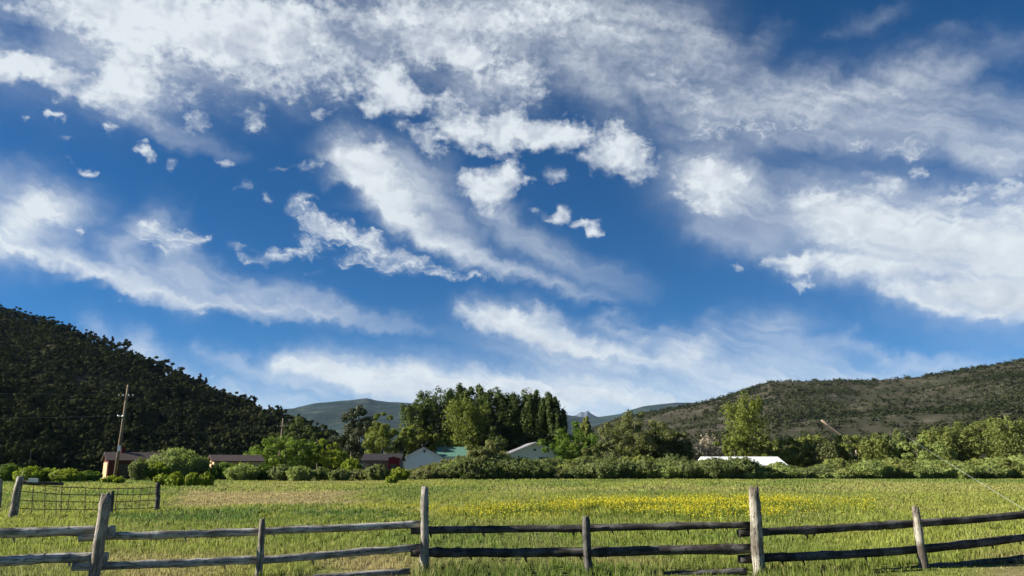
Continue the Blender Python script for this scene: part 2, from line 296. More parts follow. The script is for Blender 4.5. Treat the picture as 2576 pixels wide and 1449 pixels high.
def mesh_np(name, V, F, mat=None, parent=None, tone=None, col=None, smooth=False, vec=None):
    """one mesh object out of arrays; F is an (n, 3) or (n, 4) array or a list of such arrays"""
    Fs = F if isinstance(F, list) else [F]; V = np.asarray(V, np.float32)
    me = bpy.data.meshes.new(name); me.vertices.add(len(V)); me.vertices.foreach_set('co', V.ravel())
    nl = sum(f.size for f in Fs); npz = sum(len(f) for f in Fs)
    me.loops.add(nl); me.loops.foreach_set('vertex_index', np.concatenate([f.ravel() for f in Fs]).astype(np.int32))
    me.polygons.add(npz); tot = np.concatenate([np.full(len(f), f.shape[1]) for f in Fs]).astype(np.int32)
    me.polygons.foreach_set('loop_start', (np.cumsum(tot) - tot).astype(np.int32))
    me.polygons.foreach_set('use_smooth', np.full(npz, bool(smooth)))
    me.update(calc_edges=True)
    if tone is not None:
        at = me.attributes.new('tone', 'FLOAT', 'POINT'); at.data.foreach_set('value', np.asarray(tone, np.float32))
    if col is not None:
        at = me.attributes.new('hue', 'FLOAT_COLOR', 'POINT'); c4 = np.ones((len(V), 4), np.float32); c4[:, :3] = col; at.data.foreach_set('color', c4.ravel())
    if vec is not None:
        at = me.attributes.new('grain', 'FLOAT_VECTOR', 'POINT'); at.data.foreach_set('vector', np.asarray(vec, np.float32).ravel())
    if mat: me.materials.append(mat)
    o = bpy.data.objects.new(name, me); C.objects.link(o)
    if parent is not None: o.parent = parent
    return o
def tag(o, label=None, cat=None, group=None, kind=None):
    if label: o['label'] = label
    if cat: o['category'] = cat
    if group: o['group'] = group
    if kind: o['kind'] = kind
    return o
def empty(name, loc, rz=0):
    o = bpy.data.objects.new(name, None); C.objects.link(o); o.location = loc; o.rotation_euler = (0, 0, rz); o.empty_display_size = .3
    return o
def copy_tree(o):
    c = o.copy(); C.objects.link(c)
    for ch in o.children:
        d = ch.copy(); C.objects.link(d); d.parent = c
        for g_ in ch.children:
            e = g_.copy(); C.objects.link(e); e.parent = d
    return c

# ------------------------------------------------------------------ materials
def new_mat(name, rough=.8, spec=.2):
    m = bpy.data.materials.new(name); m.use_nodes = True; nt = m.node_tree; g = NT(nt)
    b = nt.nodes['Principled BSDF']; b.inputs['Roughness'].default_value = rough; b.inputs['Specular IOR Level'].default_value = spec
    return m, g, b
def bump(g, b, h, strength=.4, dist=.02):
    o = g.n('ShaderNodeBump'); o.inputs['Strength'].default_value = strength; o.inputs['Distance'].default_value = dist
    g.put(o.inputs['Height'], h); g.nt.links.new(o.outputs[0], b.inputs['Normal'])
def c4(c): return (c[0], c[1], c[2], 1)
def leaf_mat(name, a, b_, translucent=.42, use_obj=True, rough=.6, spec=.15):
    """two greens, spread by the tone stored on each leaf"""
    m, g, b = new_mat(name, rough, spec)
    t = g.n('ShaderNodeAttribute', attribute_name='tone').outputs['Fac']
    if use_obj:
        rnd = g.n('ShaderNodeObjectInfo').outputs['Random']; t = g.m('ADD', t, g.m('MULTIPLY', g.m('SUBTRACT', rnd, .5), .45), clamp=True)
    col = g.mix(t, c4(a), c4(b_)); g.put(b.inputs['Base Color'], col)
    tr = g.n('ShaderNodeBsdfTranslucent'); g.put(tr.inputs[0], g.mix(1.0, col, (1.1, 1.15, .6, 1), 'MULTIPLY'))
    mx = g.n('ShaderNodeMixShader'); mx.inputs[0].default_value = translucent
    g.nt.links.new(b.outputs[0], mx.inputs[1]); g.nt.links.new(tr.outputs[0], mx.inputs[2])
    g.nt.links.new(mx.outputs[0], g.nt.nodes['Material Output'].inputs[0]); return m
def hue_mat(name, translucent=.25):
    m, g, b = new_mat(name, .6, .2)
    col = g.n('ShaderNodeAttribute', attribute_name='hue').outputs['Color']; g.put(b.inputs['Base Color'], col)
    if translucent:
        tr = g.n('ShaderNodeBsdfTranslucent'); g.put(tr.inputs[0], col); mx = g.n('ShaderNodeMixShader'); mx.inputs[0].default_value = translucent
        g.nt.links.new(b.outputs[0], mx.inputs[1]); g.nt.links.new(tr.outputs[0], mx.inputs[2]); g.nt.links.new(mx.outputs[0], g.nt.nodes['Material Output'].inputs[0])
    return m
def wood_mat(name, base, dark, light, scale=1.0, rough=.85, amount=.5):
    """weathered wood: grain runs along the stick, stains and lichen in patches"""
    m, g, b = new_mat(name, rough, .2)
    v = g.n('ShaderNodeAttribute', attribute_name='grain').outputs['Vector']
    fine = g.noise(g.v('MULTIPLY', v, (2.0 * scale, 14.0 * scale, 14.0 * scale)), 1.0, 5, .65)
    stain = g.noise(g.v('MULTIPLY', v, (1.6, 1.6, 1.6)), 2.2, 4, .6)
    spots = g.noise(g.v('MULTIPLY', v, (1, 1.5, 1.5)), 11.0, 3, .5)
    col = g.mix(g.rng(fine, .35, .7), c4(dark), c4(base)); col = g.mix(g.m('MULTIPLY', g.rng(stain, .42, .66), amount), col, c4(light))
    col = g.mix(g.m('MULTIPLY', g.rng(spots, .58, .68), .7), col, c4(dark))
    crack = g.noise(g.v('MULTIPLY', v, (.9 * scale, 26.0 * scale, 26.0 * scale)), 1.0, 3, .5, .4); crack = g.rng(g.m('ABSOLUTE', g.m('SUBTRACT', crack, .5)), .0, .022, 1, 0)
    col = g.mix(g.m('MULTIPLY', crack, .85), col, (.02, .017, .014, 1)); g.put(b.inputs['Base Color'], col); fine = g.m('SUBTRACT', fine, g.m('MULTIPLY', crack, .8))
    bump(g, b, g.m('ADD', fine, g.m('MULTIPLY', spots, .6)), .8, .012); return m
def plain_mat(name, c, rough=.7, var=.15, scale=3.0, metal=0.0, spec=.3):
    m, g, b = new_mat(name, rough, spec); tc = g.n('ShaderNodeTexCoord').outputs['Object']
    n = g.noise(tc, scale, 5, .6); lo = [x * (1 - var) for x in c]; hi = [min(1, x * (1 + var)) for x in c]
    g.put(b.inputs['Base Color'], g.mix(n, c4(lo), c4(hi))); b.inputs['Metallic'].default_value = metal
    bump(g, b, n, .25, .01); return m

# ------------------------------------------------------------------ shape builders
def tube(pts, rad, n=10, seed=0, rough=.0, caps=True, lobes=0.):
    """tapered stick through points: vertices, quads and grain coordinates"""
    pts = np.asarray(pts, float); m = len(pts); rad = np.broadcast_to(np.asarray(rad, float), (m,)); rg = rs(seed)
    L = np.concatenate([[0], np.cumsum(np.linalg.norm(np.diff(pts, axis=0), axis=1))])
    tan = np.gradient(pts, axis=0); tan /= np.linalg.norm(tan, axis=1)[:, None] + 1e-9
    ref = np.array([0, 0, 1.]) if abs(tan[0][2]) < .8 else np.array([0, 1., 0])
    u = np.cross(ref, tan); u /= np.linalg.norm(u, axis=1)[:, None]; v = np.cross(tan, u)
    th = np.arange(n) / n * 2 * math.pi; rr = rad[:, None] * (1 + rough * rg.randn(m, n))
    if lobes:
        ph = rg.rand(3) * 6.28; rr = rr * (1 + lobes * (np.cos(2 * th[None] + ph[0] + .25 * L[:, None]) * .6 + np.cos(3 * th[None] + ph[1] - .2 * L[:, None]) * .45 + np.cos(5 * th[None] + ph[2]) * .3))
    V = pts[:, None, :] + rr[..., None] * (np.cos(th)[None, :, None] * u[:, None, :] + np.sin(th)[None, :, None] * v[:, None, :])
    off = rg.rand() * 40
    G = np.stack([np.broadcast_to((L + off)[:, None], (m, n)), rad[:, None] * np.cos(th)[None] + off, rad[:, None] * np.sin(th)[None]], -1)
    i = np.arange(m - 1)[:, None] * n; j = np.arange(n)[None, :]; k = (j + 1) % n
    F = np.stack([i + j, i + k, i + n + k, i + n + j], -1).reshape(-1, 4)
    V = V.reshape(-1, 3); G = G.reshape(-1, 3); Fs = [F]
    if caps:
        a = len(V); V = np.vstack([V, pts[0], pts[-1]]); G = np.vstack([G, G[0], G[-1]]); j = np.arange(n); k = (j + 1) % n
        Fs.append(np.concatenate([np.stack([k, j, np.full(n, a)], -1), np.stack([(m - 1) * n + j, (m - 1) * n + k, np.full(n, a + 1)], -1)]))
    return V, Fs, G
def join(parts):
    """several (V, [F...], G) into one"""
    Vs, Gs, q, t, o = [], [], [], [], 0
    for V, Fs, G in parts:
        for f in Fs: (q if f.shape[1] == 4 else t).append(f + o)
        Vs.append(V); Gs.append(G); o += len(V)
    return np.vstack(Vs), [np.vstack(x) for x in (q, t) if x], np.vstack(Gs)
def stick(name, parts, mat, parent=None, smooth=True):
    V, F, G = join(parts) if isinstance(parts, list) else parts
    return mesh_np(name, V, F, mat, parent, vec=G, smooth=smooth)
def box(x0, x1, y0, y1, z0, z1):
    V = np.array([(x, y, z) for z in (z0, z1) for y in (y0, y1) for x in (x0, x1)], float)
    F = np.array([(0, 2, 3, 1), (4, 5, 7, 6), (0, 1, 5, 4), (2, 6, 7, 3), (0, 4, 6, 2), (1, 3, 7, 5)]); return V, [F], V.copy()
def prism(poly, y0, y1):
    """outline in x-z pushed along y"""
    n = len(poly); V = np.array([(x, y0, z) for x, z in poly] + [(x, y1, z) for x, z in poly], float)
    F4 = np.array([(i, (i + 1) % n, n + (i + 1) % n, n + i) for i in range(n)])
    me = [F4]; T = np.array([(0, i + 1, i) for i in range(1, n - 1)] + [(n, n + i, n + i + 1) for i in range(1, n - 1)])
    return V, [F4[:, ::-1], T[:, ::-1]], V.copy()

def leaves(ctr, nrm, size, rg, aspect=.62, jit=.5):
    """leaf quads: centres, outward directions, sizes"""
    N = len(ctr); d = nrm + jit * rg.randn(N, 3); d /= np.linalg.norm(d, axis=1)[:, None] + 1e-9
    a = np.cross(d, rg.randn(N, 3)); a /= np.linalg.norm(a, axis=1)[:, None] + 1e-9; b = np.cross(d, a)
    s = (np.asarray(size) * (.6 + .8 * rg.rand(N)))[:, None]; A = a * s; B = b * s * aspect
    V = np.stack([ctr - A, ctr - B * .9 + A * .1, ctr + A, ctr + B * 1.1], 1).reshape(-1, 3)
    return V, np.arange(4 * N).reshape(-1, 4)
def crown_obj(name, ctr, nrm, tone, size, mat, parent, rg, **k):
    V, F = leaves(ctr, nrm, size, rg, **k)
    return mesh_np(name, V, F, mat, parent, tone=np.repeat(np.clip(tone, 0, 1), 4))
def unit(rg, n):
    d = rg.randn(n, 3); return d / np.linalg.norm(d, axis=1)[:, None]

def clumps(rg, cs, rads, per, fill=.25, low=.0):
    """leaves on and in ellipsoid clumps: centres, normals, tones"""
    P, N, T = [], [], []
    for c, r in zip(cs, rads):
        d = unit(rg, per); q = (fill + (1 - fill) * rg.rand(per) ** .5)[:, None]
        P.append(c + d * q * r); N.append(d + np.array([0, 0, .25])); T.append(np.full(per, rg.rand() * .55) + .45 * rg.rand(per))
    return np.vstack(P), np.vstack(N), np.concatenate(T)
def round_crown(rg, H, Wd, n=34, per=110, base=.18, top=.8, cone=0.):
    """uneven broad crown: clumps spread through an egg"""
    cs, rd = [], []; n = int(n * 1.7); per = int(per * .62)
    for k in range(n):
        d = unit(rg, 1)[0]; q = .3 + .6 * rg.rand()
        z = (base + (1 - base) * .5) * H + d[2] * q * (1 - base) * .55 * H
        t = np.clip((z / H - base) / (1 - base), 0, 1); w = Wd / 2 * (1 - cone * t) * (.55 + .9 * math.sin(math.pi * min(1, t * top + .12)))
        r = (.10 + .10 * rg.rand()) * min(Wd, H) * (1 - .35 * t)
        cs.append(np.array([d[0] * q * w * 1.35, d[1] * q * w * 1.35, z])); rd.append(np.array([r * 1.05, r * 1.05, r * .8]))
    return clumps(rg, cs, rd, per)
def spire_crown(rg, H, Wd, n=7, per=70, base=.1, clump=1.0):
    """poplar: several rising stems, each carrying upright clumps up to a blunt tip"""
    cs, rd = [], []
    for k in range(n):
        a = k * 2.4 + rg.rand(); q = 0 if k == 0 else (.55 + .45 * rg.rand()); ox, oy = math.cos(a) * q * Wd * .36, math.sin(a) * q * Wd * .36
        h = H * (1 - .20 * rg.rand() * q - .05 * q); r0 = Wd * (.13 + .05 * rg.rand()) * (1.15 if k == 0 else 1); z = base * H
        while z < h - r0 * .5:
            t = z / h; r = r0 * (1.15 - .5 * t ** 3) * (.75 + .5 * rg.rand()); sp = .35 + .65 * min(1, t * 2.2)
            cs.append(np.array([ox * sp + .35 * r * rg.randn(), oy * sp + .35 * r * rg.randn(), z])); rd.append(np.array([r, r, r * 1.45])); z += r * (.75 + .3 * rg.rand())
        rt = r0 * .5; cs.append(np.array([ox, oy, h - rt * 1.5])); rd.append(np.array([rt, rt, rt * 1.7]))
    return clumps(rg, cs, rd, per, .35)
def conifer_crown(rg, H, Wd, n=60, per=55, base=.08):
    """tiers of drooping boughs"""
    P, N, T = [], [], []
    for k in range(n):
        t = (k + rg.rand()) / n; z0 = (base + (1 - base) * t) * H; L = Wd / 2 * (1 - t) ** .75 * (.65 + .5 * rg.rand()) + .15; a = rg.rand() * 6.28
        s = rg.rand(per) ** .7; w = .22 * L * (1 - .6 * s) * rg.randn(per)
        x = s * L; P.append(np.stack([x * math.cos(a) - w * math.sin(a), x * math.sin(a) + w * math.cos(a), z0 - .28 * x + .06 * H * (1 - t) * rg.randn(per) * .4], -1))
        N.append(np.stack([math.cos(a) + 0 * s, math.sin(a) + 0 * s, .8 + 0 * s], -1)); T.append(np.full(per, .6 * rg.rand()) + .4 * rg.rand(per))
    return np.vstack(P), np.vstack(N), np.concatenate(T)
def willow_crown(rg, H, Wd, n=60, per=60, splay=.55):
    n = int(n * 1.9); per = int(per * .6)
    """many stems fanned out of the ground, leaves in upright sprays"""
    P, N, T = [], [], []
    for k in range(n):
        a = rg.rand() * 6.28; q = rg.rand() ** .6; h = H * (1 - .42 * q ** 2) * (.72 + .3 * rg.rand()); e = Wd / 2 * q
        s = .08 + .92 * rg.rand(per) ** .8; x = e * (.35 + .65 * s ** splay); sp = .045 * Wd * (1.2 - .7 * s)
        P.append(np.stack([math.cos(a) * x + sp * rg.randn(per), math.sin(a) * x + sp * rg.randn(per), h * s + .03 * rg.randn(per)], -1))
        N.append(np.stack([math.cos(a) * .7 + 0 * s, math.sin(a) * .7 + 0 * s, .5 + 0 * s], -1)); T.append(np.full(per, .65 * rg.rand()) + .35 * rg.rand(per))
    return np.vstack(P), np.vstack(N), np.concatenate(T)
def trunk_obj(rg, H, r, top=.75, limbs=6, mat=None, parent=None, spread=.15, lean=0.):
    m = 7; z = np.linspace(-.3, top * H, m); p = np.stack([np.cumsum(rg.randn(m) * .012 * H) + lean * z, np.cumsum(rg.randn(m) * .012 * H), z], -1); p[:, :2] -= p[0, :2]
    parts = [tube(p, np.linspace(r, r * .25, m) * np.r_[1.35, np.ones(m - 1)], 8, rg.randint(999), .04)]
    for k in range(limbs):
        i = rg.randint(2, m - 1); a = rg.rand() * 6.28; L = spread * H * (.6 + .7 * rg.rand()); s = np.linspace(0, 1, 5)[:, None]
        d = np.array([math.cos(a), math.sin(a), .9]); q = p[i] + s * L * d * np.array([1, 1, .8]) + s ** 2 * np.array([0, 0, .25 * L])
        parts.append(tube(q, np.linspace(r * .45, r * .1, 5), 6, rg.randint(999), .04))
    return stick('trunk', parts, mat, parent)

# ------------------------------------------------------------------ ground
def PX(x, y): return 1288 + x / np.maximum(y, 1) * 1.035 * FPX
def gz(x, y):
    x = np.asarray(x, float); y = np.asarray(y, float)
    z = (fbm(x, y, 3, 9.0, 3) - .5) * .22 * ss(y, 13, 22) + (fbm(x, y, 9, 2.0, 2) - .5) * .05
    z = z + .10 * ss(x, 3.5, 8.5) * np.exp(-((y - 12.5) / 5.0) ** 2)
    return z * (1 - ss(y, 70, 100)) + .0 * x
GREEN, YGREEN, DRY, RUSH, OLIVE = (np.array(c) for c in ((.145, .21, .038), (.275, .305, .058), (.44, .35, .17), (.07, .14, .028), (.25, .255, .085)))
def zone(x, y, seed=0):
    """true colour of the meadow's plants at (x, y): green, yellowing, dry and rushy patches"""
    X = PX(x, y); n1 = fbm(x, y * .55, 21, 5.0, 4); n2 = fbm(x, y * .6, 31, 1.5, 3); n3 = fbm(x, y * .35, 41, 14.0, 3)
    lerp = lambda a, b, t: a + (b - a) * t[:, None]
    c = lerp(GREEN[None, :] * np.ones((len(x), 1)), YGREEN[None, :], ss(n1 * .6 + n3 * .4, .36, .62))
    c = lerp(c, OLIVE[None, :], ss(n2, .5, .75) * .4)
    wob = (n1 - .5) * 9; d = y + wob
    tan = ss(X + (n2 - .5) * 160, 380, 520) * (1 - ss(X + (n1 - .5) * 300, 760, 960)) * ss(d, 31, 35) * (1 - ss(d, 44, 52))
    c = lerp(c, DRY[None, :] * .95, tan * .85)
    tan2 = ss(n3, .5, .62) * ss(y, 42, 55) * .45; c = lerp(c, (DRY * .5 + YGREEN * .5)[None, :], tan2)
    dn = y + (n2 - .5) * 3
    near = (np.exp(-((X - 940) / 170) ** 2) + .8 * np.exp(-((X - 380) / 260) ** 2) + .55 * np.exp(-((X - 1500) / 250) ** 2)) * (1 - ss(dn, 14.3, 16.0)) * ss(dn, 10.5, 12.4) * ss(n2, .25, .5)
    c = lerp(c, (DRY * .8 + OLIVE * .2)[None, :], np.clip(near, 0, 1) * .9)
    dirt = ss(X, 2380, 2520) * (1 - ss(dn, 12.6, 14.5)); c = lerp(c, (DRY * .75)[None, :], dirt * .85)
    rush = (ss(X, 230, 330) * (1 - ss(X + (n1 - .5) * 200, 1000, 1150)) * ss(d, 22, 25) * (1 - ss(d, 28.5, 31)) + ss(X + (n1 - .5) * 200, 1370, 1470) * (1 - ss(X + (n1 - .5) * 200, 1760, 1880)) * ss(d, 23, 25) * (1 - ss(d, 27.5, 30)))
    c = lerp(c, RUSH[None, :], np.clip(rush, 0, 1) * ss(n2, .28, .5) * .9)
    lush = (1 - ss(X, 1000, 1120)) * 0 + np.exp(-((X - 1210) / 180) ** 2) * (1 - ss(dn, 12.2, 13)) + .8 * np.exp(-((X - 1960) / 330) ** 2) * (1 - ss(dn, 12.6, 13.6)); c = lerp(c, (GREEN * .75)[None, :], np.clip(lush, 0, 1) * .85)
    must = np.exp(-((y - 33.0 - 9 * (fbm(x, 0 * y, 79, 12, 2) - .5)) / 3.4) ** 2) * ss(n2, .2, .6) * ss(X, 830, 1000) * (1 - .8 * ss(X, 1880, 2110)); c = lerp(c, np.array([[.40, .37, .02]]), np.clip(must, 0, 1) * .6)
    return c, X, d, n1, n2, n3

def build_ground():
    xs = np.unique(np.concatenate([-np.geomspace(95, 9000, 22), np.linspace(-95, 95, 381), np.geomspace(95, 9000, 22)]))
    ys = np.unique(np.concatenate([[-9000, -2000, -400, -100, -30, -10], np.linspace(0, 60, 161), np.linspace(60, 110, 51), np.geomspace(110, 30000, 24)]))
    gx, gy = np.meshgrid(xs, ys); x, y = gx.ravel(), gy.ravel()
    z = gz(x, y); V = np.stack([x, y, z], -1); nx, ny = len(xs), len(ys)
    i = (np.arange(ny - 1)[:, None] * nx + np.arange(nx - 1)[None, :]).ravel(); F = np.stack([i, i + 1, i + nx + 1, i + nx], -1)
    c = zone(x, y)[0] * .8; far = ss(y, 95, 130)[:, None]; c = c * (1 - far) + np.array([.09, .10, .045]) * far
    m, g, b = new_mat('meadow_soil', .9, .1); h = g.n('ShaderNodeAttribute', attribute_name='hue').outputs['Color']
    tc = g.n('ShaderNodeTexCoord').outputs['Object']; n = g.noise(tc, 3.0, 6, .65); n2 = g.noise(tc, .35, 4, .6)
    col = g.mix(g.rng(n, .3, .7, .0, .55), h, (.10, .085, .04, 1)); col = g.mix(g.rng(n2, .4, .7, 0, .35), col, (.13, .16, .03, 1))
    g.put(b.inputs['Base Color'], col); bump(g, b, n, .6, .08)
    tag(mesh_np('meadow_ground', V, F, m, col=c, smooth=True), kind='structure')
build_ground()

def blades(x, y, h, w, col, rg, seedtop=False):
    n = len(x); a = rg.rand(n) * 6.28; lean = .35 * h * rg.randn(n) * .8; la = rg.rand(n) * 6.28
    z = gz(x, y) - .01; dx, dy = np.cos(a) * w / 2, np.sin(a) * w / 2
    b0 = np.stack([x - dx, y - dy, z], -1); b1 = np.stack([x + dx, y + dy, z], -1)
    mx_, my_ = x + np.cos(la) * lean * .35, y + np.sin(la) * lean * .35
    m0 = np.stack([mx_ - dx * .8, my_ - dy * .8, z + h * .6], -1); m1 = np.stack([mx_ + dx * .8, my_ + dy * .8, z + h * .6], -1)
    t = np.stack([x + np.cos(la) * lean, y + np.sin(la) * lean, z + h], -1)
    V = np.stack([b0, b1, m1, m0, t], 1).reshape(-1, 3); k = np.arange(n)[:, None] * 5
    return V, k + np.array([[0, 1, 2, 3]]), k + np.array([[3, 2, 4]]), np.repeat(col, 5, 0)
def build_grass():
    rg = rs(5); Vs, Qs, Ts, Cs = [], [], [], []; o = 0
    for d0, d1, N, h0, h1, w in ((9.6, 16, 150000, .05, .165, .011), (16, 26, 130000, .06, .18, .020), (26, 48, 140000, .07, .17, .036), (48, 93, 130000, .09, .20, .08)):
        y = np.sqrt(rg.rand(N) * (d1 ** 2 - d0 ** 2) + d0 ** 2); x = (rg.rand(N) * 2 - 1) * (y * .76 + 1)
        # tufts: pull the stems together into bunches
        g_ = .22 if d0 < 16 else (.4 if d0 < 26 else .8); k = np.round(x / g_), np.round(y / g_); jx, jy = (np.sin(k[0] * 12.99 + k[1] * 78.2) * 43758.5) % 1 - .5, (np.sin(k[0] * 39.3 + k[1] * 11.1) * 24634.6) % 1 - .5
        s = .32; x = x + s * ((k[0] + jx) * g_ - x); y = y + s * ((k[1] + jy) * g_ - y)
        c, X, d, n1, n2, n3 = zone(x, y)
        tall = ((np.sin(k[0] * 7.1 + k[1] * 3.3) * 9113.7) % 1)
        h = h0 + (h1 - h0) * rg.rand(N) ** 1.6 * (.5 + .8 * tall)
        rushy = (c[:, 0] < .085); h = h * np.where(rushy, 1.5, 1); dry = c[:, 0] > .28; h = h * np.where(dry, .7, 1)
        front = (y < 12.3) & (((np.abs(X - 1200) < 170)) | (np.abs(X - 1990) < 260)); h = h * np.where(front, 1.45, 1); low = (y < 12.7) & (((X > 800) & (X < 1040)) | ((X > 1660) & (X < 1890)) | (X > 2180)); h = h * np.where(low, .3, 1)
        c = c * (1 + .26 * (tall[:, None] - .5)) * (1 + .15 * rg.randn(N, 1)).clip(.5, 1.7)
        straw = rg.rand(N) < .06; c[straw] = np.array([.34, .29, .13]) * (.8 + .4 * rg.rand(straw.sum(), 1)); h = h * np.where(straw, 1.08, 1)
        V, q, t, cc = blades(x, y, h, w * (.7 + .7 * rg.rand(N)), c, rg); Vs.append(V); Qs.append(q + o); Ts.append(t + o); Cs.append(cc); o += len(V)
    ob = mesh_np('meadow_grass', np.vstack(Vs), [np.vstack(Qs), np.vstack(Ts)], hue_mat('grass_blade', .45), col=np.vstack(Cs))
    tag(ob, 'long green and straw coloured grass covering the whole meadow', 'grass', kind='stuff')
    # mustard in a long band, with stems
    N = 190000; y = 22 + 22 * rg.rand(N); X = 800 + 1400 * rg.rand(N); x = (X - 1288) / FPX * y / 1.035
    n = fbm(x, y * .55, 77, 3.2, 3); n2 = fbm(x, y, 78, .9, 2); Yc = 33.0 + 4.5 * (fbm(x, 0 * y, 79, 12, 2) - .5) * 2 - 2.2 * (X < 1150)
    p = (np.exp(-((y - Yc) / 4.2) ** 2) * ss(n, .38, .64) + .35 * np.exp(-((y - Yc + 3) / 6.5) ** 2) * ss(n, .45, .7)) * ss(n2, .28, .62) * ss(X, 830, 990) * (1 - .75 * ss(X, 1900, 2110)) * (.55 + .45 * ss(X, 1330, 1480))
    k = rg.rand(N) < p * .8; x, y = x[k], y[k]; m_ = len(x); z = gz(x, y) + .12 + .20 * rg.rand(m_)
    V, F = leaves(np.stack([x, y, z], -1), np.tile([0, -.3, 1.], (m_, 1)), .021, rg, aspect=.8)
    st = blades(x, y, z - gz(x, y), .02 + 0 * x, np.tile([.16, .2, .03], (m_, 1)), rg)
    col = np.repeat(np.array([.60, .52, .02]) * (.75 + .4 * rg.rand(m_, 1)), 4, 0)
    ob = mesh_np('yellow_wildflowers', np.vstack([V, st[0]]), [np.vstack([F, st[1] + len(V)]), st[2] + len(V)], hue_mat('petal', .3), col=np.vstack([col, st[3]]))
    tag(ob, 'band of bright yellow wildflowers across the middle of the meadow', 'wildflowers', kind='stuff')
build_grass()

# ------------------------------------------------------------------ hills
class Hill:
    def __init__(s, name, ridge, D, base, mat, power=1.1, bumpz=1.5, bscale=40, nx=170, ny=44, seed=1, drop=0, back=.9):
        s.rx = np.array([p[0] for p in ridge], float); s.ry = np.array([p[1] for p in ridge], float) + drop; s.D = D; s.base = base; s.power = power; s.bz = bumpz; s.bs = bscale; s.seed = seed; s.back = back
        Xs = np.linspace(s.rx[0], s.rx[-1], nx); S = np.concatenate([np.linspace(0, 1, ny), np.linspace(1, 2, 10)[1:]])
        gX, gS = np.meshgrid(Xs, S); V = s.at(gX.ravel(), gS.ravel()); m = len(S)
        i = (np.arange(m - 1)[:, None] * nx + np.arange(nx - 1)[None, :]).ravel(); F = np.stack([i, i + 1, i + nx + 1, i + nx], -1)
        s.ob = tag(mesh_np(name, V, F, mat, smooth=True), kind='structure')
    def at(s, X, S):
        X = np.asarray(X, float); S = np.asarray(S, float); Y = np.interp(X, s.rx, s.ry)
        b = (724.5 - Y) / FPX; yd = math.cos(PITCH) - b * math.sin(PITCH); zd = math.sin(PITCH) + b * math.cos(PITCH)
        D = s.D(X); d0 = s.base(X); zr = CAMZ + zd / yd * D
        d = d0 + (D - d0) * S; t = np.minimum(S, 1); x = (X - 1288) / FPX * d * (t / yd + (1 - t) / 1.03)
        up = zr * (np.clip(S, 0, 1) ** s.power); dn = zr * (1 - s.back * np.clip(S - 1, 0, 1) ** 1.5)
        z = np.where(S <= 1, up, dn) - 1.0 * (1 - t) + (fbm(x, d, s.seed, s.bs, 4) - .5) * 2 * s.bz * np.clip(t * 3, 0, 1) * (1 - .8 * np.clip(1 - np.abs(S - 1) * 8, 0, 1))
        return np.stack([x, d, z], -1)
def hill_mat(name, a, b_, c_, s1, s2):
    m, g, b = new_mat(name, .95, .05); tc = g.n('ShaderNodeTexCoord').outputs['Object']
    n1 = g.noise(tc, s1, 6, .6); n2 = g.noise(tc, s2, 5, .65)
    col = g.mix(g.rng(n1, .38, .64), c4(a), c4(b_)); col = g.mix(g.rng(n2, .5, .66), col, c4(c_)); g.put(b.inputs['Base Color'], col); bump(g, b, n2, .5, 1.0); return m
lin = lambda *p: (lambda X: np.interp(X, [q[0] for q in p], [q[1] for q in p]))
left_hill = Hill('wooded_hill', [(-1500, 330), (-900, 470), (-600, 560), (-300, 655), (-100, 722), (0, 768), (60, 790), (130, 800), (200, 832), (300, 872), (400, 922), (470, 952), (550, 988), (640, 1024), (690, 1044), (740, 1066), (800, 1096), (850, 1124), (900, 1170)],
    lin((-1500, 560), (-900, 480), (0, 380), (400, 310), (850, 235)), lin((-1500, 150), (0, 152), (850, 180)), hill_mat('hill_soil', (.036, .034, .018), (.056, .05, .028), (.036, .04, .017), .03, .16), 1.05, 2.2, 45, seed=4, drop=22)
right_hill = Hill('scrubby_hill', [(1400, 1130), (1480, 1082), (1560, 1050), (1640, 1034), (1750, 1013), (1850, 988), (1900, 974), (1940, 960), (2000, 960), (2100, 955), (2200, 953), (2300, 948), (2400, 933), (2500, 918), (2576, 905), (2800, 865), (3300, 800)],
    lin((1400, 900), (1800, 760), (2000, 640), (3300, 560)), lin((1400, 260), (3300, 190)), hill_mat('sage_soil', (.058, .052, .035), (.036, .04, .022), (.09, .08, .055), .012, .05), 1.15, 9, 95, nx=240, ny=60, seed=7)
far_mountain = Hill('far_mountain', [(380, 1150), (560, 1078), (700, 1037), (800, 1021), (860, 1014), (920, 1014), (945, 1021), (1030, 1024), (1200, 1030), (1420, 1042), (1480, 1050), (1560, 1041), (1620, 1024), (1700, 1014), (1800, 1016), (1900, 1030), (2200, 1060)],
    lin((380, 3600), (2200, 3900)), lin((380, 900), (2200, 1100)), hill_mat('hazy_forest_slope', (.009, .022, .023), (.024, .042, .038), (.06, .07, .06), .003, .018), 1.3, 95, 800, nx=260, ny=70, seed=11)  # forest tones shifted to blue, part of the distance haze is in the colour
rocky_peak = Hill('rocky_peak', [(1380, 1075), (1430, 1052), (1452, 1043), (1462, 1036), (1470, 1038), (1478, 1033), (1486, 1040), (1496, 1046), (1520, 1056), (1580, 1075)], lin((1380, 6600), (1580, 6600)), lin((1380, 4600), (1580, 4600)),
    hill_mat('bare_rock', (.05, .06, .08), (.11, .12, .15), (.04, .05, .07), .0016, .006), 1.3, 25, 500, nx=60, seed=15)

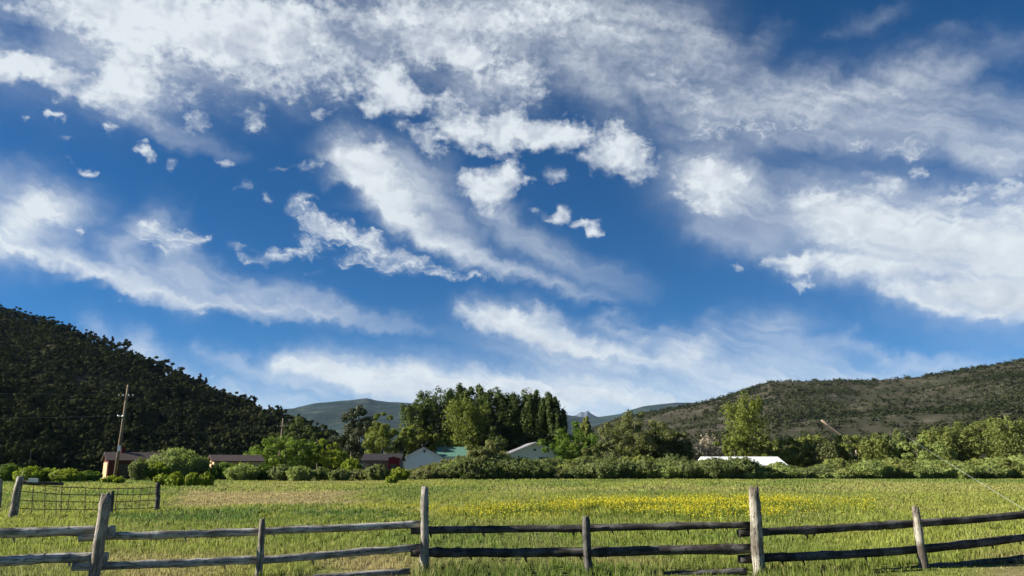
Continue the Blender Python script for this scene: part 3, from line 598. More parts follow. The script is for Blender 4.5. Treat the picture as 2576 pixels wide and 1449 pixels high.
def scrub(name, hill, N, x0, x1, s0, s1, h0, h1, per, size, mat, label, seed, ridge=0, loose=.35):
    rg = rs(seed); X = x0 + (x1 - x0) * rg.rand(N); S = s0 + (s1 - s0) * rg.rand(N) ** .8
    if ridge: S[:ridge] = .985 + .03 * rg.rand(ridge)
    P = hill.at(X, S); n = fbm(P[:, 0], P[:, 1], seed, 45, 3); keep = (rg.rand(N) < ss(n, .36, .58) + loose) | (np.arange(N) < ridge); P = P[keep]; N = len(P)
    h = h0 + (h1 - h0) * rg.rand(N) ** 1.8; d = unit(rg, N * per); d[:, 2] = np.abs(d[:, 2]); H = np.repeat(h, per)
    c = np.repeat(P, per, 0) + d * (H * (.5 + .5 * rg.rand(N * per)))[:, None] * np.array([.75, .75, 1]); tone = np.repeat(.5 * rg.rand(N) + .6 * ss(fbm(P[:, 0], P[:, 1] * .6, seed + 9, 60, 3), .35, .65) - .05, per) * .8 + .2 * rg.rand(N * per)
    V, F = leaves(c, d + np.array([0, 0, .3]), H * size, rg, jit=.28); tag(mesh_np(name, V, F, mat, tone=np.repeat(tone, 4)), label, 'scrub', kind='stuff')
scrub('hillside_scrub', left_hill, 7500, -150, 900, .0, 1.03, 1.0, 2.8, 40, .22, leaf_mat('shaded_oak_brush', (.026, .034, .013), (.062, .066, .027), .06, False, .95, 0.0), 'low dark scrub filling the gaps on the shaded left hillside', 51)  # left slope's scrub: shade of the hillside is put into these low greens
scrub('hillside_scrub', right_hill, 23000, 1430, 2800, .02, 1.0, .7, 3.2, 18, .24, leaf_mat('sage_brush', (.018, .026, .011), (.058, .064, .03), .1, False, .95, 0.0), 'olive scrub dotted over the dry right hillside', 52, ridge=330, loose=.17)

# ------------------------------------------------------------------ plants
M = {}
M['poplar'] = leaf_mat('poplar_leaf', (.055, .085, .024), (.125, .155, .045))
M['poplar_pale'] = leaf_mat('young_poplar_leaf', (.12, .15, .033), (.215, .24, .05))
M['cottonwood'] = leaf_mat('cottonwood_leaf', (.14, .165, .045), (.26, .28, .075))
M['fir'] = leaf_mat('fir_needle', (.03, .042, .02), (.075, .085, .038), .1)
M['dark'] = leaf_mat('dark_leaf', (.04, .06, .018), (.10, .125, .035))
M['green'] = leaf_mat('green_leaf', (.07, .125, .018), (.16, .225, .035))
M['lime'] = leaf_mat('lime_leaf', (.17, .235, .022), (.31, .34, .04))
M['olive'] = leaf_mat('olive_leaf', (.11, .125, .042), (.20, .205, .08))
M['willow'] = leaf_mat('willow_leaf', (.095, .125, .04), (.22, .25, .09))
M['willow_pale'] = leaf_mat('pale_willow_leaf', (.17, .215, .065), (.32, .37, .115))
M['twig'] = leaf_mat('dry_twig', (.26, .21, .15), (.42, .36, .27), .1)
M['hill_tree'] = leaf_mat('shaded_hill_leaf', (.022, .030, .012), (.058, .064, .025), .05, True, .95, 0.0)  # dark greens lowered further, so the hillside's shade is in the leaf colour
M['bark'] = wood_mat('bark', (.16, .13, .10), (.06, .05, .04), (.24, .21, .17), 1.0)
M['pale_bark'] = wood_mat('pale_bark', (.36, .32, .25), (.14, .12, .09), (.48, .44, .36), 1.0)

def plant(kind, X, Ytop, d, wpx, shape, mat, label, cat='tree', group=None, seed=0, n=None, per=None, size=None, trunk=True, bark='bark', **k):
    """a tree or shrub standing d metres away, as tall and wide as the photo shows it"""
    rg = rs(seed + int(X)); gx = float(W(X, 1172, d).x); z0 = float(gz(np.array([gx]), np.array([d]))[0]) if d < 100 else 0.0
    H = W(X, Ytop, d).z - z0; Wd = wpx / FPX * d / 1.03; e = empty(kind, (gx, d, z0), 0); tag(e, label, cat, group)
    px = d / 773.0
    if shape == 'spire': P = spire_crown(rg, H, Wd, n or 7, per or 105, **k)
    elif shape == 'round': P = round_crown(rg, H, Wd, n or 34, per or 230, **k)
    elif shape == 'conifer': P = conifer_crown(rg, H, Wd, n or 70, per or 110, **k)
    else: P = willow_crown(rg, H, Wd, n or 60, per or 120, **k)
    crown_obj('crown' if trunk else 'foliage', *P, size or px * (1.0 if shape != 'willow' else 1.15), M[mat], e, rg, aspect=.62 if shape != 'willow' else .42)
    if trunk: trunk_obj(rg, H, max(.07, H * .022), .8 if shape != 'willow' else .55, 6, M[bark], e)
    else:
        parts = [tube(np.array([[0, 0, -.15], [0, 0, .02], [0, 0, .12]]), [.2, .16, .05], 8, 1)]
        for q in range(6):
            a = q * 1.05 + rg.rand(); s = np.linspace(0, 1, 4)[:, None]; parts.append(tube(np.array([math.cos(a) * .05, math.sin(a) * .05, -.1]) + s * np.array([math.cos(a) * Wd * .22, math.sin(a) * Wd * .22, H * .7]), [.03, .025, .02, .01], 5, q))
        stick('stem', parts, M[bark], e)
    return e
G = 'tall poplars of the grove behind the houses'
for (X, Y, d, w, mt, n, lab) in (
    (1044, 1004, 130, 66, 'poplar', 5, 'leftmost poplar of the tall grove, lower than its neighbours'),
    (1098, 971, 133, 104, 'poplar', 10, 'broad dark poplar with a domed many-tipped top, second from the grove\'s left end'),
    (1152, 967, 137, 58, 'poplar', 6, 'slim dark poplar rising between the domed poplar and the yellowish one'),
    (1172, 998, 128, 104, 'poplar_pale', 8, 'yellowish poplar bulging forward in the middle of the grove'),
    (1202, 965, 136, 70, 'poplar', 7, 'tallest poplar of the grove, three tips right behind the yellowish one'),
    (1250, 974, 134, 74, 'poplar', 7, 'dark poplar with twin tips standing left of the notch in the grove'),
    (1283, 998, 138, 48, 'poplar', 5, 'short slim poplar down in the notch of the grove\'s skyline'),
    (1319, 979, 133, 66, 'poplar', 7, 'dark poplar with sharp tips just right of the notch in the grove'),
    (1349, 984, 135, 60, 'poplar', 6, 'flat topped poplar above the ridge of the wide grey gable'),
    (1382, 986, 132, 56, 'poplar', 6, 'second poplar from the grove\'s right end, with one stout rounded tip'),
    (1404, 1020, 131, 42, 'poplar', 4, 'rightmost and lowest poplar of the tall grove')):
    plant('poplar_tree', X, Y, d, w * 1.32, 'spire', mt, lab, group=G, n=n + 4, seed=3, base=.05)
plant('leafy_tree', 1060, 1060, 127, 90, 'round', 'poplar_pale', 'rounded light green tree at the left foot of the poplar grove', n=30, seed=2)
plant('leafy_tree', 1230, 1062, 126, 80, 'round', 'dark', 'dark leafy tree filling the foot of the grove beside the grey gable', n=30, seed=2)
plant('fir_tree', 893, 1011, 124, 98, 'round', 'fir', 'tall dark fir left of the poplar grove, ragged and spiky at its top', n=60, per=190, cone=.45, base=.05)
plant('leafy_tree', 955, 1036, 118, 84, 'round', 'poplar_pale', 'light olive green tree leaning against the right side of the dark fir', n=40, seed=5, cone=.3)
plant('leafy_tree', 716, 1092, 108, 112, 'round', 'green', 'rounded bright green tree in front of the hill\'s right foot', n=40, seed=1, base=.1)
plant('leafy_tree', 824, 1104, 112, 74, 'round', 'lime', 'small fresh green tree just left of the dark fir', n=26, seed=1, base=.08)
plant('leafy_tree', 742, 1048, 165, 92, 'round', 'dark', 'dark bushy tree above the rounded bright green one, beside the far pole', n=34, seed=4, base=.1)
plant('leafy_tree', 798, 1078, 150, 66, 'round', 'dark', 'small dark tree under the far mountain, left of the fresh green one', n=26, seed=4, base=.08)
plant('leafy_tree', 1001, 1100, 116, 40, 'round', 'dark', 'narrow dark green tree beside the red wall and the white gable', n=18, seed=4, base=.05)
plant('leafy_shrub', 884, 1150, 96, 60, 'willow', 'lime', 'yellow green shrub in front of the dark fir and the shed roof', 'shrub', trunk=False, seed=1, n=40)
plant('leafy_tree', 1449, 1058, 112, 104, 'round', 'green', 'round deep green tree directly right of the poplar grove', n=42, seed=6, base=.08)
plant('leafy_tree', 1478, 1048, 122, 40, 'spire', 'cottonwood', 'pointed olive tree poking up behind the deep green one', n=4, seed=6)
plant('leafy_tree', 1530, 1092, 108, 70, 'round', 'olive', 'low olive tree between the deep green tree and the broad grey-green one', n=28, seed=6, base=.06)
plant('leafy_tree', 1596, 1030, 120, 124, 'round', 'olive', 'broad grey-green tree with a ragged top against the right hill', n=52, seed=8, base=.1)
plant('leafy_tree', 1650, 1068, 123, 116, 'round', 'dark', 'round very dark tree at the right of the broad grey-green one', n=46, seed=8, base=.06)
plant('leafy_tree', 1702, 1073, 124, 62, 'round', 'cottonwood', 'yellow green tree rising behind the very dark trees', n=26, seed=9, base=.08)
plant('leafy_tree', 1718, 1108, 121, 76, 'round', 'dark', 'low dark tree beside the pale leafless shrub', n=28, seed=9, base=.05)
plant('bare_shrub', 1784, 1080, 119, 84, 'willow', 'twig', 'pale leafless shrub left of the tall yellow green poplar', 'shrub', trunk=False, n=60, per=46, bark='pale_bark')
plant('poplar_tree', 1884, 987, 114, 120, 'spire', 'poplar_pale', 'tall yellow green poplar standing alone in front of the right hill', n=9, seed=12)
plant('poplar_tree', 1850, 1078, 112, 70, 'round', 'poplar_pale', 'low yellow green growth at the left foot of the lone tall poplar', n=24, seed=13, base=.05)
plant('poplar_tree', 1930, 1080, 112, 66, 'round', 'cottonwood', 'low bushy growth at the right foot of the lone tall poplar', n=24, seed=13, base=.05)
GR = 'row of cottonwoods below the right hill'
for i, (X, Y, d, w, mt, lab) in enumerate((
    (1978, 1100, 116, 62, 'cottonwood', 'first cottonwood right of the lone tall poplar, low and round'),
    (2042, 1093, 118, 70, 'cottonwood', 'yellow green cottonwood left of the slanting log'),
    (2085, 1106, 112, 54, 'olive', 'dull green cottonwood below the slanting log\'s raised end'),
    (2152, 1088, 114, 74, 'cottonwood', 'bright cottonwood covering the slanting log\'s lower end'),
    (2205, 1096, 110, 66, 'cottonwood', 'cottonwood with a pale trunk right of the slanting log'),
    (2262, 1083, 112, 70, 'willow', 'grey-green cottonwood where the pale cable is tied'),
    (2312, 1092, 108, 74, 'willow_pale', 'pale grey-green cottonwood just right of the cable\'s top'),
    (2360, 1073, 118, 86, 'cottonwood', 'round yellow green cottonwood behind the pale grey-green one'),
    (2422, 1062, 120, 84, 'cottonwood', 'cottonwood with a dark gap on its left, third from the frame\'s right edge'),
    (2490, 1048, 118, 100, 'cottonwood', 'big light cottonwood with a leaning pale trunk'),
    (2550, 1044, 114, 90, 'cottonwood', 'tall cottonwood at the right edge of the photo'),
    (2640, 1050, 114, 100, 'cottonwood', 'cottonwood cut off by the right edge of the photo'))):
    plant('cottonwood_tree', X, Y, d, w * 1.25, 'spire' if i % 3 else 'round', mt, lab, group=GR, n=10 if i % 3 else 40, seed=20 + i, base=.06, bark='pale_bark')
# shrubs on the left
plant('willow_shrub', 446, 1124, 88, 156, 'willow', 'willow_pale', 'big rounded grey-green willow right of the red house', 'shrub', trunk=False, n=120, per=170, seed=3, splay=.3)
plant('willow_shrub', 392, 1160, 84, 76, 'willow', 'lime', 'yellow green bush at the left foot of the big rounded willow', 'shrub', trunk=False, n=70, seed=3)
plant('willow_shrub', 352, 1146, 82, 50, 'willow', 'willow', 'thin grey-green shrub in front of the red house', 'shrub', trunk=False, n=34, per=80, seed=3)
for i, (X, Y, d, w, mt, lab) in enumerate((
    (562, 1160, 88, 90, 'green', 'green bush below the brown cabin\'s left half'), (612, 1163, 84, 92, 'willow_pale', 'round light bush below the brown cabin\'s right half'),
    (662, 1168, 86, 62, 'green', 'green bush right of the brown cabin'), (708, 1166, 84, 70, 'willow', 'grey-green bush under the rounded bright green tree\'s left half'),
    (757, 1170, 82, 74, 'willow_pale', 'light bush under the rounded bright green tree\'s right half'), (808, 1174, 86, 60, 'willow', 'low bush under the small fresh green tree'),
    (856, 1178, 84, 60, 'willow', 'low shrub below the yellow green shrub and dark fir'), (905, 1180, 88, 84, 'olive', 'olive shrub in front of the shed\'s grey wall'),
    (950, 1168, 86, 70, 'willow', 'grey-green shrub in front of the shed\'s open side'), (1004, 1176, 86, 60, 'lime', 'low yellow green shrub under the red wall'))):
    plant('field_shrub', X, Y, d, w, 'willow', mt, lab, 'shrub', 'shrubs at the meadow\'s far left edge', seed=30 + i, trunk=False, n=52, per=120)
for i, (X, Y, d, w, lab) in enumerate(((20, 1166, 78, 80, 'green brush at the left edge of the photo'), (84, 1172, 74, 80, 'brush behind the leaning post of the wire fence'), (128, 1176, 76, 70, 'bright brush behind the middle of the wire panel'), (172, 1178, 74, 72, 'bright brush left of the dark gap before the red house'), (225, 1184, 80, 60, 'low brush left of the red house'))):
    plant('field_brush', X, Y, d, w * 1.15, 'willow', 'lime' if i in (1, 2, 3) else 'green', lab, 'shrub', 'brush at the foot of the left hill', seed=40 + i, trunk=False, n=64)
for i, (X, Y, d, w, lab) in enumerate(((412, 1190, 62, 46, 'tall yellow weeds below the big willow, beside the fence\'s far post'), (446, 1186, 60, 50, 'tall yellow weeds below the middle of the big willow'), (486, 1188, 60, 48, 'tall yellow weeds below the big willow\'s dark right side'), (522, 1186, 62, 40, 'rightmost tall yellow weeds below the big willow'), (288, 1196, 70, 60, 'yellow weeds at the foot of the near utility pole'), (986, 1196, 70, 34, 'lone yellow weeds below the red wall'))):
    plant('weed_clump', X, Y, d, w, 'willow', 'lime', lab, 'weeds', 'yellow weeds along the meadow edge', seed=50 + i, trunk=False, n=36, per=80)
# the long hedge of willows behind the meadow
tops = [(1030, 1176), (1090, 1168), (1112, 1150), (1180, 1144), (1260, 1140), (1330, 1150), (1420, 1152), (1470, 1142), (1560, 1146), (1690, 1146), (1740, 1146), (1780, 1150), (1820, 1154), (1930, 1158), (1970, 1160), (2010, 1174), (2060, 1168), (2160, 1166), (2260, 1158), (2400, 1152), (2576, 1150), (2720, 1146)]
def behind(X):
    for lim, t in ((1128, 'below the white gable'), (1185, 'below the green roof'), (1270, 'beside the olive bush'), (1450, 'below the wide grey gable'), (1560, 'below the deep green tree'), (1735, 'below the very dark trees'), (1960, 'below the white roof'), (2240, 'below the slanting log'), (2420, 'where the pale cable crosses it')):
        if X < lim: return t
    return 'at the photo\'s right edge'
rg = rs(88); X = 1040.0; i = 0
while X < 2720:
    for row in (0, 1):
        d = (91 if row == 0 else 97) + 2 * rg.rand() + (2 if X > 1960 else 0); xx = X + 17 * row + 8 * rg.randn(); Yt = np.interp(xx, [t[0] for t in tops], [t[1] for t in tops]) + 7 * rg.randn() + (20 * rg.rand() if row == 0 else 0)
        where = behind(xx)
        lab = ('front' if row == 0 else 'rear') + ' row willow bush of the long hedge ' + where
        mt = rg.choice(['willow', 'willow', 'willow_pale', 'olive', 'cottonwood'] if xx < 2000 else ['willow_pale', 'willow_pale', 'willow', 'cottonwood']) if xx > 1130 else 'olive'
        plant('hedge_willow', xx, Yt, d, 70 + 60 * rg.rand(), 'willow', mt, lab, 'shrub', 'hedge willows ' + where + (', front row' if row == 0 else ', rear row'), seed=100 + i, trunk=False, n=84, per=110); i += 1
    X += 33
plant('olive_bush', 1216, 1104, 93, 84, 'round', 'olive', 'tall olive bush standing out of the hedge between the green roof and the grey gable', 'shrub', trunk=False, n=44, base=.0, seed=7)
plant('dark_bush', 1196, 1160, 89, 90, 'round', 'dark', 'low dark bush at the foot of the tall olive bush', 'shrub', trunk=False, n=30, base=.0, seed=7)
# the wood on the left hill
def hill_wood():
    rg = rs(66); protos = []
    for k in range(7):
        e = empty('hillside_tree', (0, 0, -200)); H, Wd = 6.0, 4.4 + rg.rand() * 1.6
        P = round_crown(rg, H, Wd, 18, 90, base=.03, cone=.15) if k else conifer_crown(rg, H, Wd * .8, 36, 45)
        crown_obj('crown', *P, .26, M['hill_tree'], e, rg, jit=.3); trunk_obj(rg, H, .13, .7, 3, M['bark'], e); protos.append(e)
    pts = []
    for X in np.arange(-30, 880, 17.0): pts.append((X + 6 * rg.randn(), .97 + .05 * rg.rand()))         # the ridge line
    tries = 0
    while len(pts) < 292 and tries < 9000:
        tries += 1; X = -40 + 920 * rg.rand(); S = 1 - rg.rand() ** 1.1
        q = left_hill.at([X], [S])[0]
        if fbm(np.array([q[0]]), np.array([q[1]]), 70, 60, 2)[0] > .36 + .25 * (X < 260 and S > .35): pts.append((X, S))
    used = [False] * 7
    for X, S in pts:
        q = left_hill.at([X], [S])[0]; k = rg.randint(7)
        o = protos[k] if not used[k] else copy_tree(protos[k]); used[k] = True
        s = (.72 + .5 * rg.rand()) * (1.0 + .12 * (q[1] > 280)); o.location = (q[0], q[1], q[2] - .3); o.rotation_euler = (0, 0, rg.rand() * 6.28); o.scale = (s * (.9 + .3 * rg.rand()), s * (.9 + .3 * rg.rand()), s)
        lab, gr = ('dark tree along the skyline ridge of the left hill', 'skyline trees of the left hill') if S > .965 else (('dark tree on the middle slope of the left hill', 'middle slope trees of the left hill') if S > .4 else ('dark tree near the foot of the left hill', 'foot slope trees of the left hill'))
        tag(o, lab, 'tree', gr)
hill_wood()

# ------------------------------------------------------------------ the log fence in front
M['rail_grey'] = wood_mat('grey_rail_wood', (.48, .45, .41), (.12, .105, .09), (.66, .63, .58), 1.0)
M['rail_dark'] = wood_mat('dark_shaded_rail_wood', (.085, .075, .066), (.025, .022, .02), (.22, .205, .19), 1.0)  # dark wood with lichen; the rails' backlit shade is in the colour too
M['post_grey'] = wood_mat('grey_post_wood', (.34, .30, .25), (.11, .09, .075), (.50, .46, .40), 1.0)
M['post_bark'] = wood_mat('lichen_post_wood', (.27, .23, .18), (.07, .058, .047), (.50, .46, .37), 1.0, amount=.8)
def wobble(p0, p1, n, amp, rg):
    t = np.linspace(0, 1, n)[:, None]; P = np.asarray(p0)[None] * (1 - t) + np.asarray(p1)[None] * t
    w = np.cumsum(rg.randn(n, 3), 0); w -= w[0] + (w[-1] - w[0]) * t; return P + amp * w / math.sqrt(n)
def log(px, d, wpx, seed, taper=.9, knots=6, amp=.010, stubs=4, split=False):
    """a rail through picture points, d = depth at each point"""
    rg = rs(seed); pts = [np.array(W(x, y, dd)) for (x, y), dd in zip(px, d)]; seg = []
    for a, b in zip(pts, pts[1:]): seg.append(wobble(a, b, 14, amp, rg)[:-1])
    P = np.vstack(seg + [pts[-1][None]]); n = len(P); r = .93 * wpx / 2 / FPX * d[0]
    r = r * (1 + (taper - 1) * np.linspace(0, 1, n)) * (1 + .035 * rg.randn(n))
    for k in range(knots):
        i = rg.randint(2, n - 2); r[i] *= 1.14
    parts = [tube(P, r, 16, seed, .03, lobes=.07)]
    for k in range(stubs):
        i = rg.randint(2, n - 2); a = np.array([.02 * rg.randn(), -.02, -1.]) if rg.rand() < .75 else np.array([.3, -.4, .6]); L = r[i] * (1.3 + .8 * rg.rand())
        parts.append(tube(np.stack([P[i], P[i] + a * L * .6, P[i] + a * L + np.array([.02, 0, 0])]), [r[i] * .34, r[i] * .26, r[i] * .12], 6, seed + k, .08))
    return parts
def post_parts(Xt, Yt, Xb, d, wt, wb, seed, below=.45, lean_y=0., rough=.045):
    rg = rs(seed); t = W(Xt, Yt, d); b = W(Xb, 1447, d); dirv = (np.array(b) - np.array(t)); dirv /= -dirv[2]
    gx, gy = float(b.x), d; z0 = float(gz(np.array([gx]), np.array([gy]))[0]) - below; bot = np.array(t) + dirv * (t.z - z0)
    bot[1] += lean_y; P = wobble(np.array(t), bot, 16, .012, rg)[::-1]; r = np.linspace(wb, wt, 16) / 2 / FPX * d * (1 + .03 * rg.randn(16)); r[-1] *= .86
    T = tube(P, r, 16, seed, rough, lobes=.06); T[0][-17:-1, 2] += .018 * rg.randn(16) + np.linspace(-.02, .03, 16); return [T]
fence = tag(empty('log_fence', W(1068, 1447, 12.2)), 'weathered log rail fence with round posts running across the meadow in front', 'fence')
def fpart(name, parts, mat, label=None):
    o = stick(name, parts, mat, None); o.data.transform(__import__('mathutils').Matrix.Translation(-fence.location)); o.parent = fence
    if label: o['label'] = label
    return o
LX = ((-200, 10.5), (250, 11.0), (660, 11.6), (1068, 12.2), (1478, 12.2), (1902, 12.1), (2312, 12.5), (2740, 13.1))
fd = lambda X: float(np.interp(X, [p[0] for p in LX], [p[1] for p in LX]))
fpart('post', post_parts(268, 1245, 236, fd(250), 25, 27, 1, rough=.03), M['post_grey'], 'grey squared post leaning right')
fpart('post', post_parts(660, 1308, 651, fd(655), 15, 19, 2), M['post_grey'], 'thin grey post')
fpart('post', post_parts(1069, 1228, 1067, fd(1068), 18, 24, 3), M['post_grey'], 'pale knotty post')
fpart('post', post_parts(1474, 1302, 1480, fd(1478), 19, 23, 4), M['rail_dark'], 'short grey post with a flat top')
fpart('post', post_parts(1896, 1228, 1913, fd(1902), 25, 31, 5), M['post_bark'], 'thick post mottled with bark')
fpart('post', post_parts(2303, 1278, 2325, fd(2312), 18, 25, 6), M['post_bark'], 'short post with peeling bark')
fpart('post', post_parts(2722, 1240, 2752, fd(2740), 26, 30, 7), M['post_grey'])
def rail(px, w, seed, mat, off=.12, label=None, **k):
    fpart('rail', log(px, [fd(x) + off for x, _ in px], w, seed, **k), M[mat], label)
rail([(-230, 1350), (60, 1340), (289, 1333)], 26, 11, 'rail_grey', .13)
rail([(-230, 1424), (60, 1409), (271, 1401)], 27, 12, 'rail_grey', .13)
rail([(-230, 1500), (268, 1472)], 25, 17, 'rail_grey', .13)
rail([(198, 1353), (410, 1346), (655, 1337), (1062, 1319)], 20, 13, 'rail_grey', .12, taper=1.0)
rail([(182, 1426), (420, 1418), (655, 1409), (1062, 1377)], 20, 14, 'rail_grey', .12, taper=1.0)
rail([(190, 1490), (655, 1462), (1030, 1437)], 19, 18, 'rail_grey', .12)
rail([(1034, 1334), (1250, 1332), (1478, 1329), (1890, 1321)], 20, 15, 'rail_dark', .13, stubs=9)
rail([(1034, 1389), (1250, 1391), (1478, 1389), (1897, 1381)], 23, 16, 'rail_dark', .13, taper=1.05, stubs=3)
rail([(1040, 1458), (1500, 1452), (1720, 1445), (1878, 1437)], 18, 19, 'rail_dark', .13)
rail([(1857, 1341), (2080, 1331), (2312, 1316), (2770, 1276)], 21, 20, 'rail_dark', .13)
rail([(1860, 1406), (2090, 1396), (2312, 1382), (2770, 1332)], 23, 21, 'rail_dark', .13, stubs=6)
rail([(1866, 1470), (2150, 1448), (2330, 1430), (2770, 1388)], 22, 22, 'rail_dark', .13)

# ------------------------------------------------------------------ wire panel fence on the left
M['rusty_wire'] = plain_mat('rusty_wire', (.11, .075, .05), .7, .3, 20, .4)
M['block_white'] = plain_mat('white_block', (.8, .8, .78), .5, .05)
M['dark_board'] = wood_mat('dark_board', (.10, .085, .07), (.04, .035, .03), (.18, .16, .14))
wf = tag(empty('wire_panel_fence', W(210, 1290, 27.5)), 'rusty wire panels sagging between old wooden posts at the left', 'fence')
def wpart(name, parts, mat, label=None):
    o = stick(name, parts, mat, None); o.data.transform(__import__('mathutils').Matrix.Translation(-wf.location)); o.parent = wf
    if label: o['label'] = label
    return o
def stake(Xt, Yt, Xb, Yb, d, w0, w1, seed):
    t, b = np.array(W(Xt, Yt, d)), np.array(W(Xb, Yb, d)); b = b + (b - t) * .15; P = wobble(b, t, 9, .02, rs(seed)); return [tube(P, np.linspace(w1, w0, 9) / 2 / FPX * d, 10, seed, .05)]
wpart('post', stake(52, 1199, 31, 1302, 25.0, 16, 20, 31), M['post_grey'], 'leaning grey post')
wpart('post', stake(283, 1235, 277, 1296, 27.5, 9, 11, 32), M['dark_board'])
wpart('post', stake(398, 1213, 394, 1281, 30.0, 11, 13, 33), M['rail_dark'], 'dark post at the far end')
wpart('post', stake(2, 1205, -2, 1270, 30.0, 9, 10, 35), M['post_grey'])
def panel(A, B, dA, dB, rowsA, rowsB, cols, seed, r=.014):
    rg = rs(seed); parts = []
    for ya, yb in zip(rowsA, rowsB):
        a, b = np.array(W(A, ya, dA)), np.array(W(B, yb, dB)); P = wobble(a, b, 9, .02, rg); P[:, 2] -= .02 * np.sin(np.linspace(0, 3.14, 9)); parts.append(tube(P, r, 6, seed))
    for c in cols:
        t = (c - A) / (B - A); d = dA + (dB - dA) * t; y0 = rowsA[0] + (rowsB[0] - rowsA[0]) * t - 3; y1 = rowsA[-1] + (rowsB[-1] - rowsA[-1]) * t + 3
        parts.append(tube(wobble(np.array(W(c + 3 * rg.randn() + 2, y0, d)), np.array(W(c + 4 * rg.randn() - 4, y1, d)), 6, .02, rg), r, 6, seed))
    return parts
wpart('wire_panel', panel(50, 283, 25, 27.5, (1217, 1236, 1258, 1279, 1300), (1230, 1246, 1264, 1281, 1296), (82, 114, 138, 152, 180, 212, 250), 41), M['rusty_wire'])
wpart('wire_panel', panel(283, 398, 27.5, 30, (1229, 1244, 1262, 1281), (1226, 1241, 1258, 1276), (294, 320, 333, 356, 380), 42), M['rusty_wire'])
wpart('top_board', [tube(np.array([W(58, 1214, 25.1), W(110, 1216, 25.6), W(158, 1217, 26.2)]), .055, 8, 5, .05)], M['dark_board'])
V, F, Gc = box(-.13, .13, -.05, .05, -.05, .06); bl = tag(mesh_np('white_block', V, F, M['block_white']), 'small white block sitting on the dark top board of the wire panel', 'block'); bl.location = W(83, 1211, 25.15) + Vector((0, 0, .03)); bl.rotation_euler = (0, .05, .1)
tag(stick('sagging_wire', [tube(np.array([W(40, 1256, 25.0), W(18, 1275, 24.6), W(-20, 1296, 24.0), W(-120, 1330, 23)]), .008, 6, 3)], M['rusty_wire']), 'single thin wire hanging from the leaning post to the left edge', 'wire')

# ------------------------------------------------------------------ utility poles and cables
M['pole_wood'] = wood_mat('pole_wood', (.30, .22, .14), (.12, .085, .06), (.38, .30, .2), .5)
M['metal'] = plain_mat('grey_metal', (.45, .46, .48), .4, .1, 8, .6)
M['porcelain'] = plain_mat('white_porcelain', (.75, .75, .72), .25, .05)
M['strand'] = plain_mat('grey_strand', (.16, .16, .16), .5, .1, 8, .4)
M['pale_strand'] = plain_mat('pale_strand', (.5, .52, .5), .4, .1, 8, .3)
def utility_pole(X, Yt, d, arm, r0, label, arm_drop, lean=.35, box_=True):
    x = float(W(X, 1172, d).x); H = W(X, Yt, d).z; e = tag(empty('utility_pole', (x, d, 0)), label, 'utility pole')
    stick('pole', [tube(np.array([[-.1 * lean, 0, -.6], [.5 * lean, 0, H * .5], [lean, 0, H]]), [r0 * 1.3, r0 * 1.05, r0 * .8], 12, 3, .02)], M['pole_wood'], e)
    z = H - arm_drop; a = stick('crossarm', [box(lean * .9 - arm, lean * .9 + arm, -r0 - .11, -r0 * .8, z - .045, z + .045)], M['dark_board'], e, smooth=False)
    for q in (-.9, -.35, .35, .9):
        parts = [tube(np.array([[q * arm + lean * .9, -r0 - .05, z + .05], [q * arm + lean * .9, -r0 - .05, z + .12], [q * arm + lean * .9, -r0 - .05, z + .2]]), [.03, .06, .035], 8, 3)]
        stick('insulator', parts, M['porcelain'], a)
    if box_:
        z2 = H * .665
        for q in (-1, 1): stick('bracket_insulator', [tube(np.array([[q * .08, -r0, z2], [q * .26, -r0 - .05, z2 + .03], [q * .34, -r0 - .05, z2 + .1]]), [.07, .09, .07], 8, 4)], M['porcelain'], e)
        stick('meter_box', [box(.1, .38, -r0 - .2, -r0 + .05, H * .3, H * .36)], M['metal'], e, smooth=False)
    return e, x, H
e1, x1, H1 = utility_pole(292, 968, 85, .85, .14, 'tall bare wooden utility pole rising in front of the red house and dark hill', 1.25)
e2, x2, H2 = utility_pole(700, 1052, 150, 1.0, .16, 'far utility pole half hidden by trees at the right foot of the left hill', .8 + .8, box_=False)
def strand(a, b, sag, r, mat, name, label):
    t = np.linspace(0, 1, 25)[:, None]; P = np.array(a)[None] * (1 - t) + np.array(b)[None] * t; P[:, 2] -= sag * 4 * (t * (1 - t))[:, 0]
    tag(stick(name, [tube(P, r, 6, 2)], M[mat]), label, 'cable')
za = H1 - 1.25 + .2
strand((x1 - .85, 84.8, za), (-110, 60, 10.5), .9, .011, 'strand', 'power_line', 'thin power line running left from the near utility pole\'s crossarm, outer strand')
strand((x1 + .85, 84.8, za), (x2 - .9, 149.8, H2 - 1.4), 1.6, .011, 'strand', 'power_line', 'thin power line running from the near utility pole\'s right crossarm end to the far pole')
strand((x1 - .3, 84.8, H1 * .67), (-90, 70, 6.2), .5, .016, 'strand', 'telephone_line', 'thicker dark line leaving the near utility pole to the left at half height')
strand(W(2264, 1088, 109), W(2660, 1332, 20.5), .05, .0055, 'pale_strand', 'guy_cable', 'pale straight cable slanting down from the trees to the right edge above the fence')

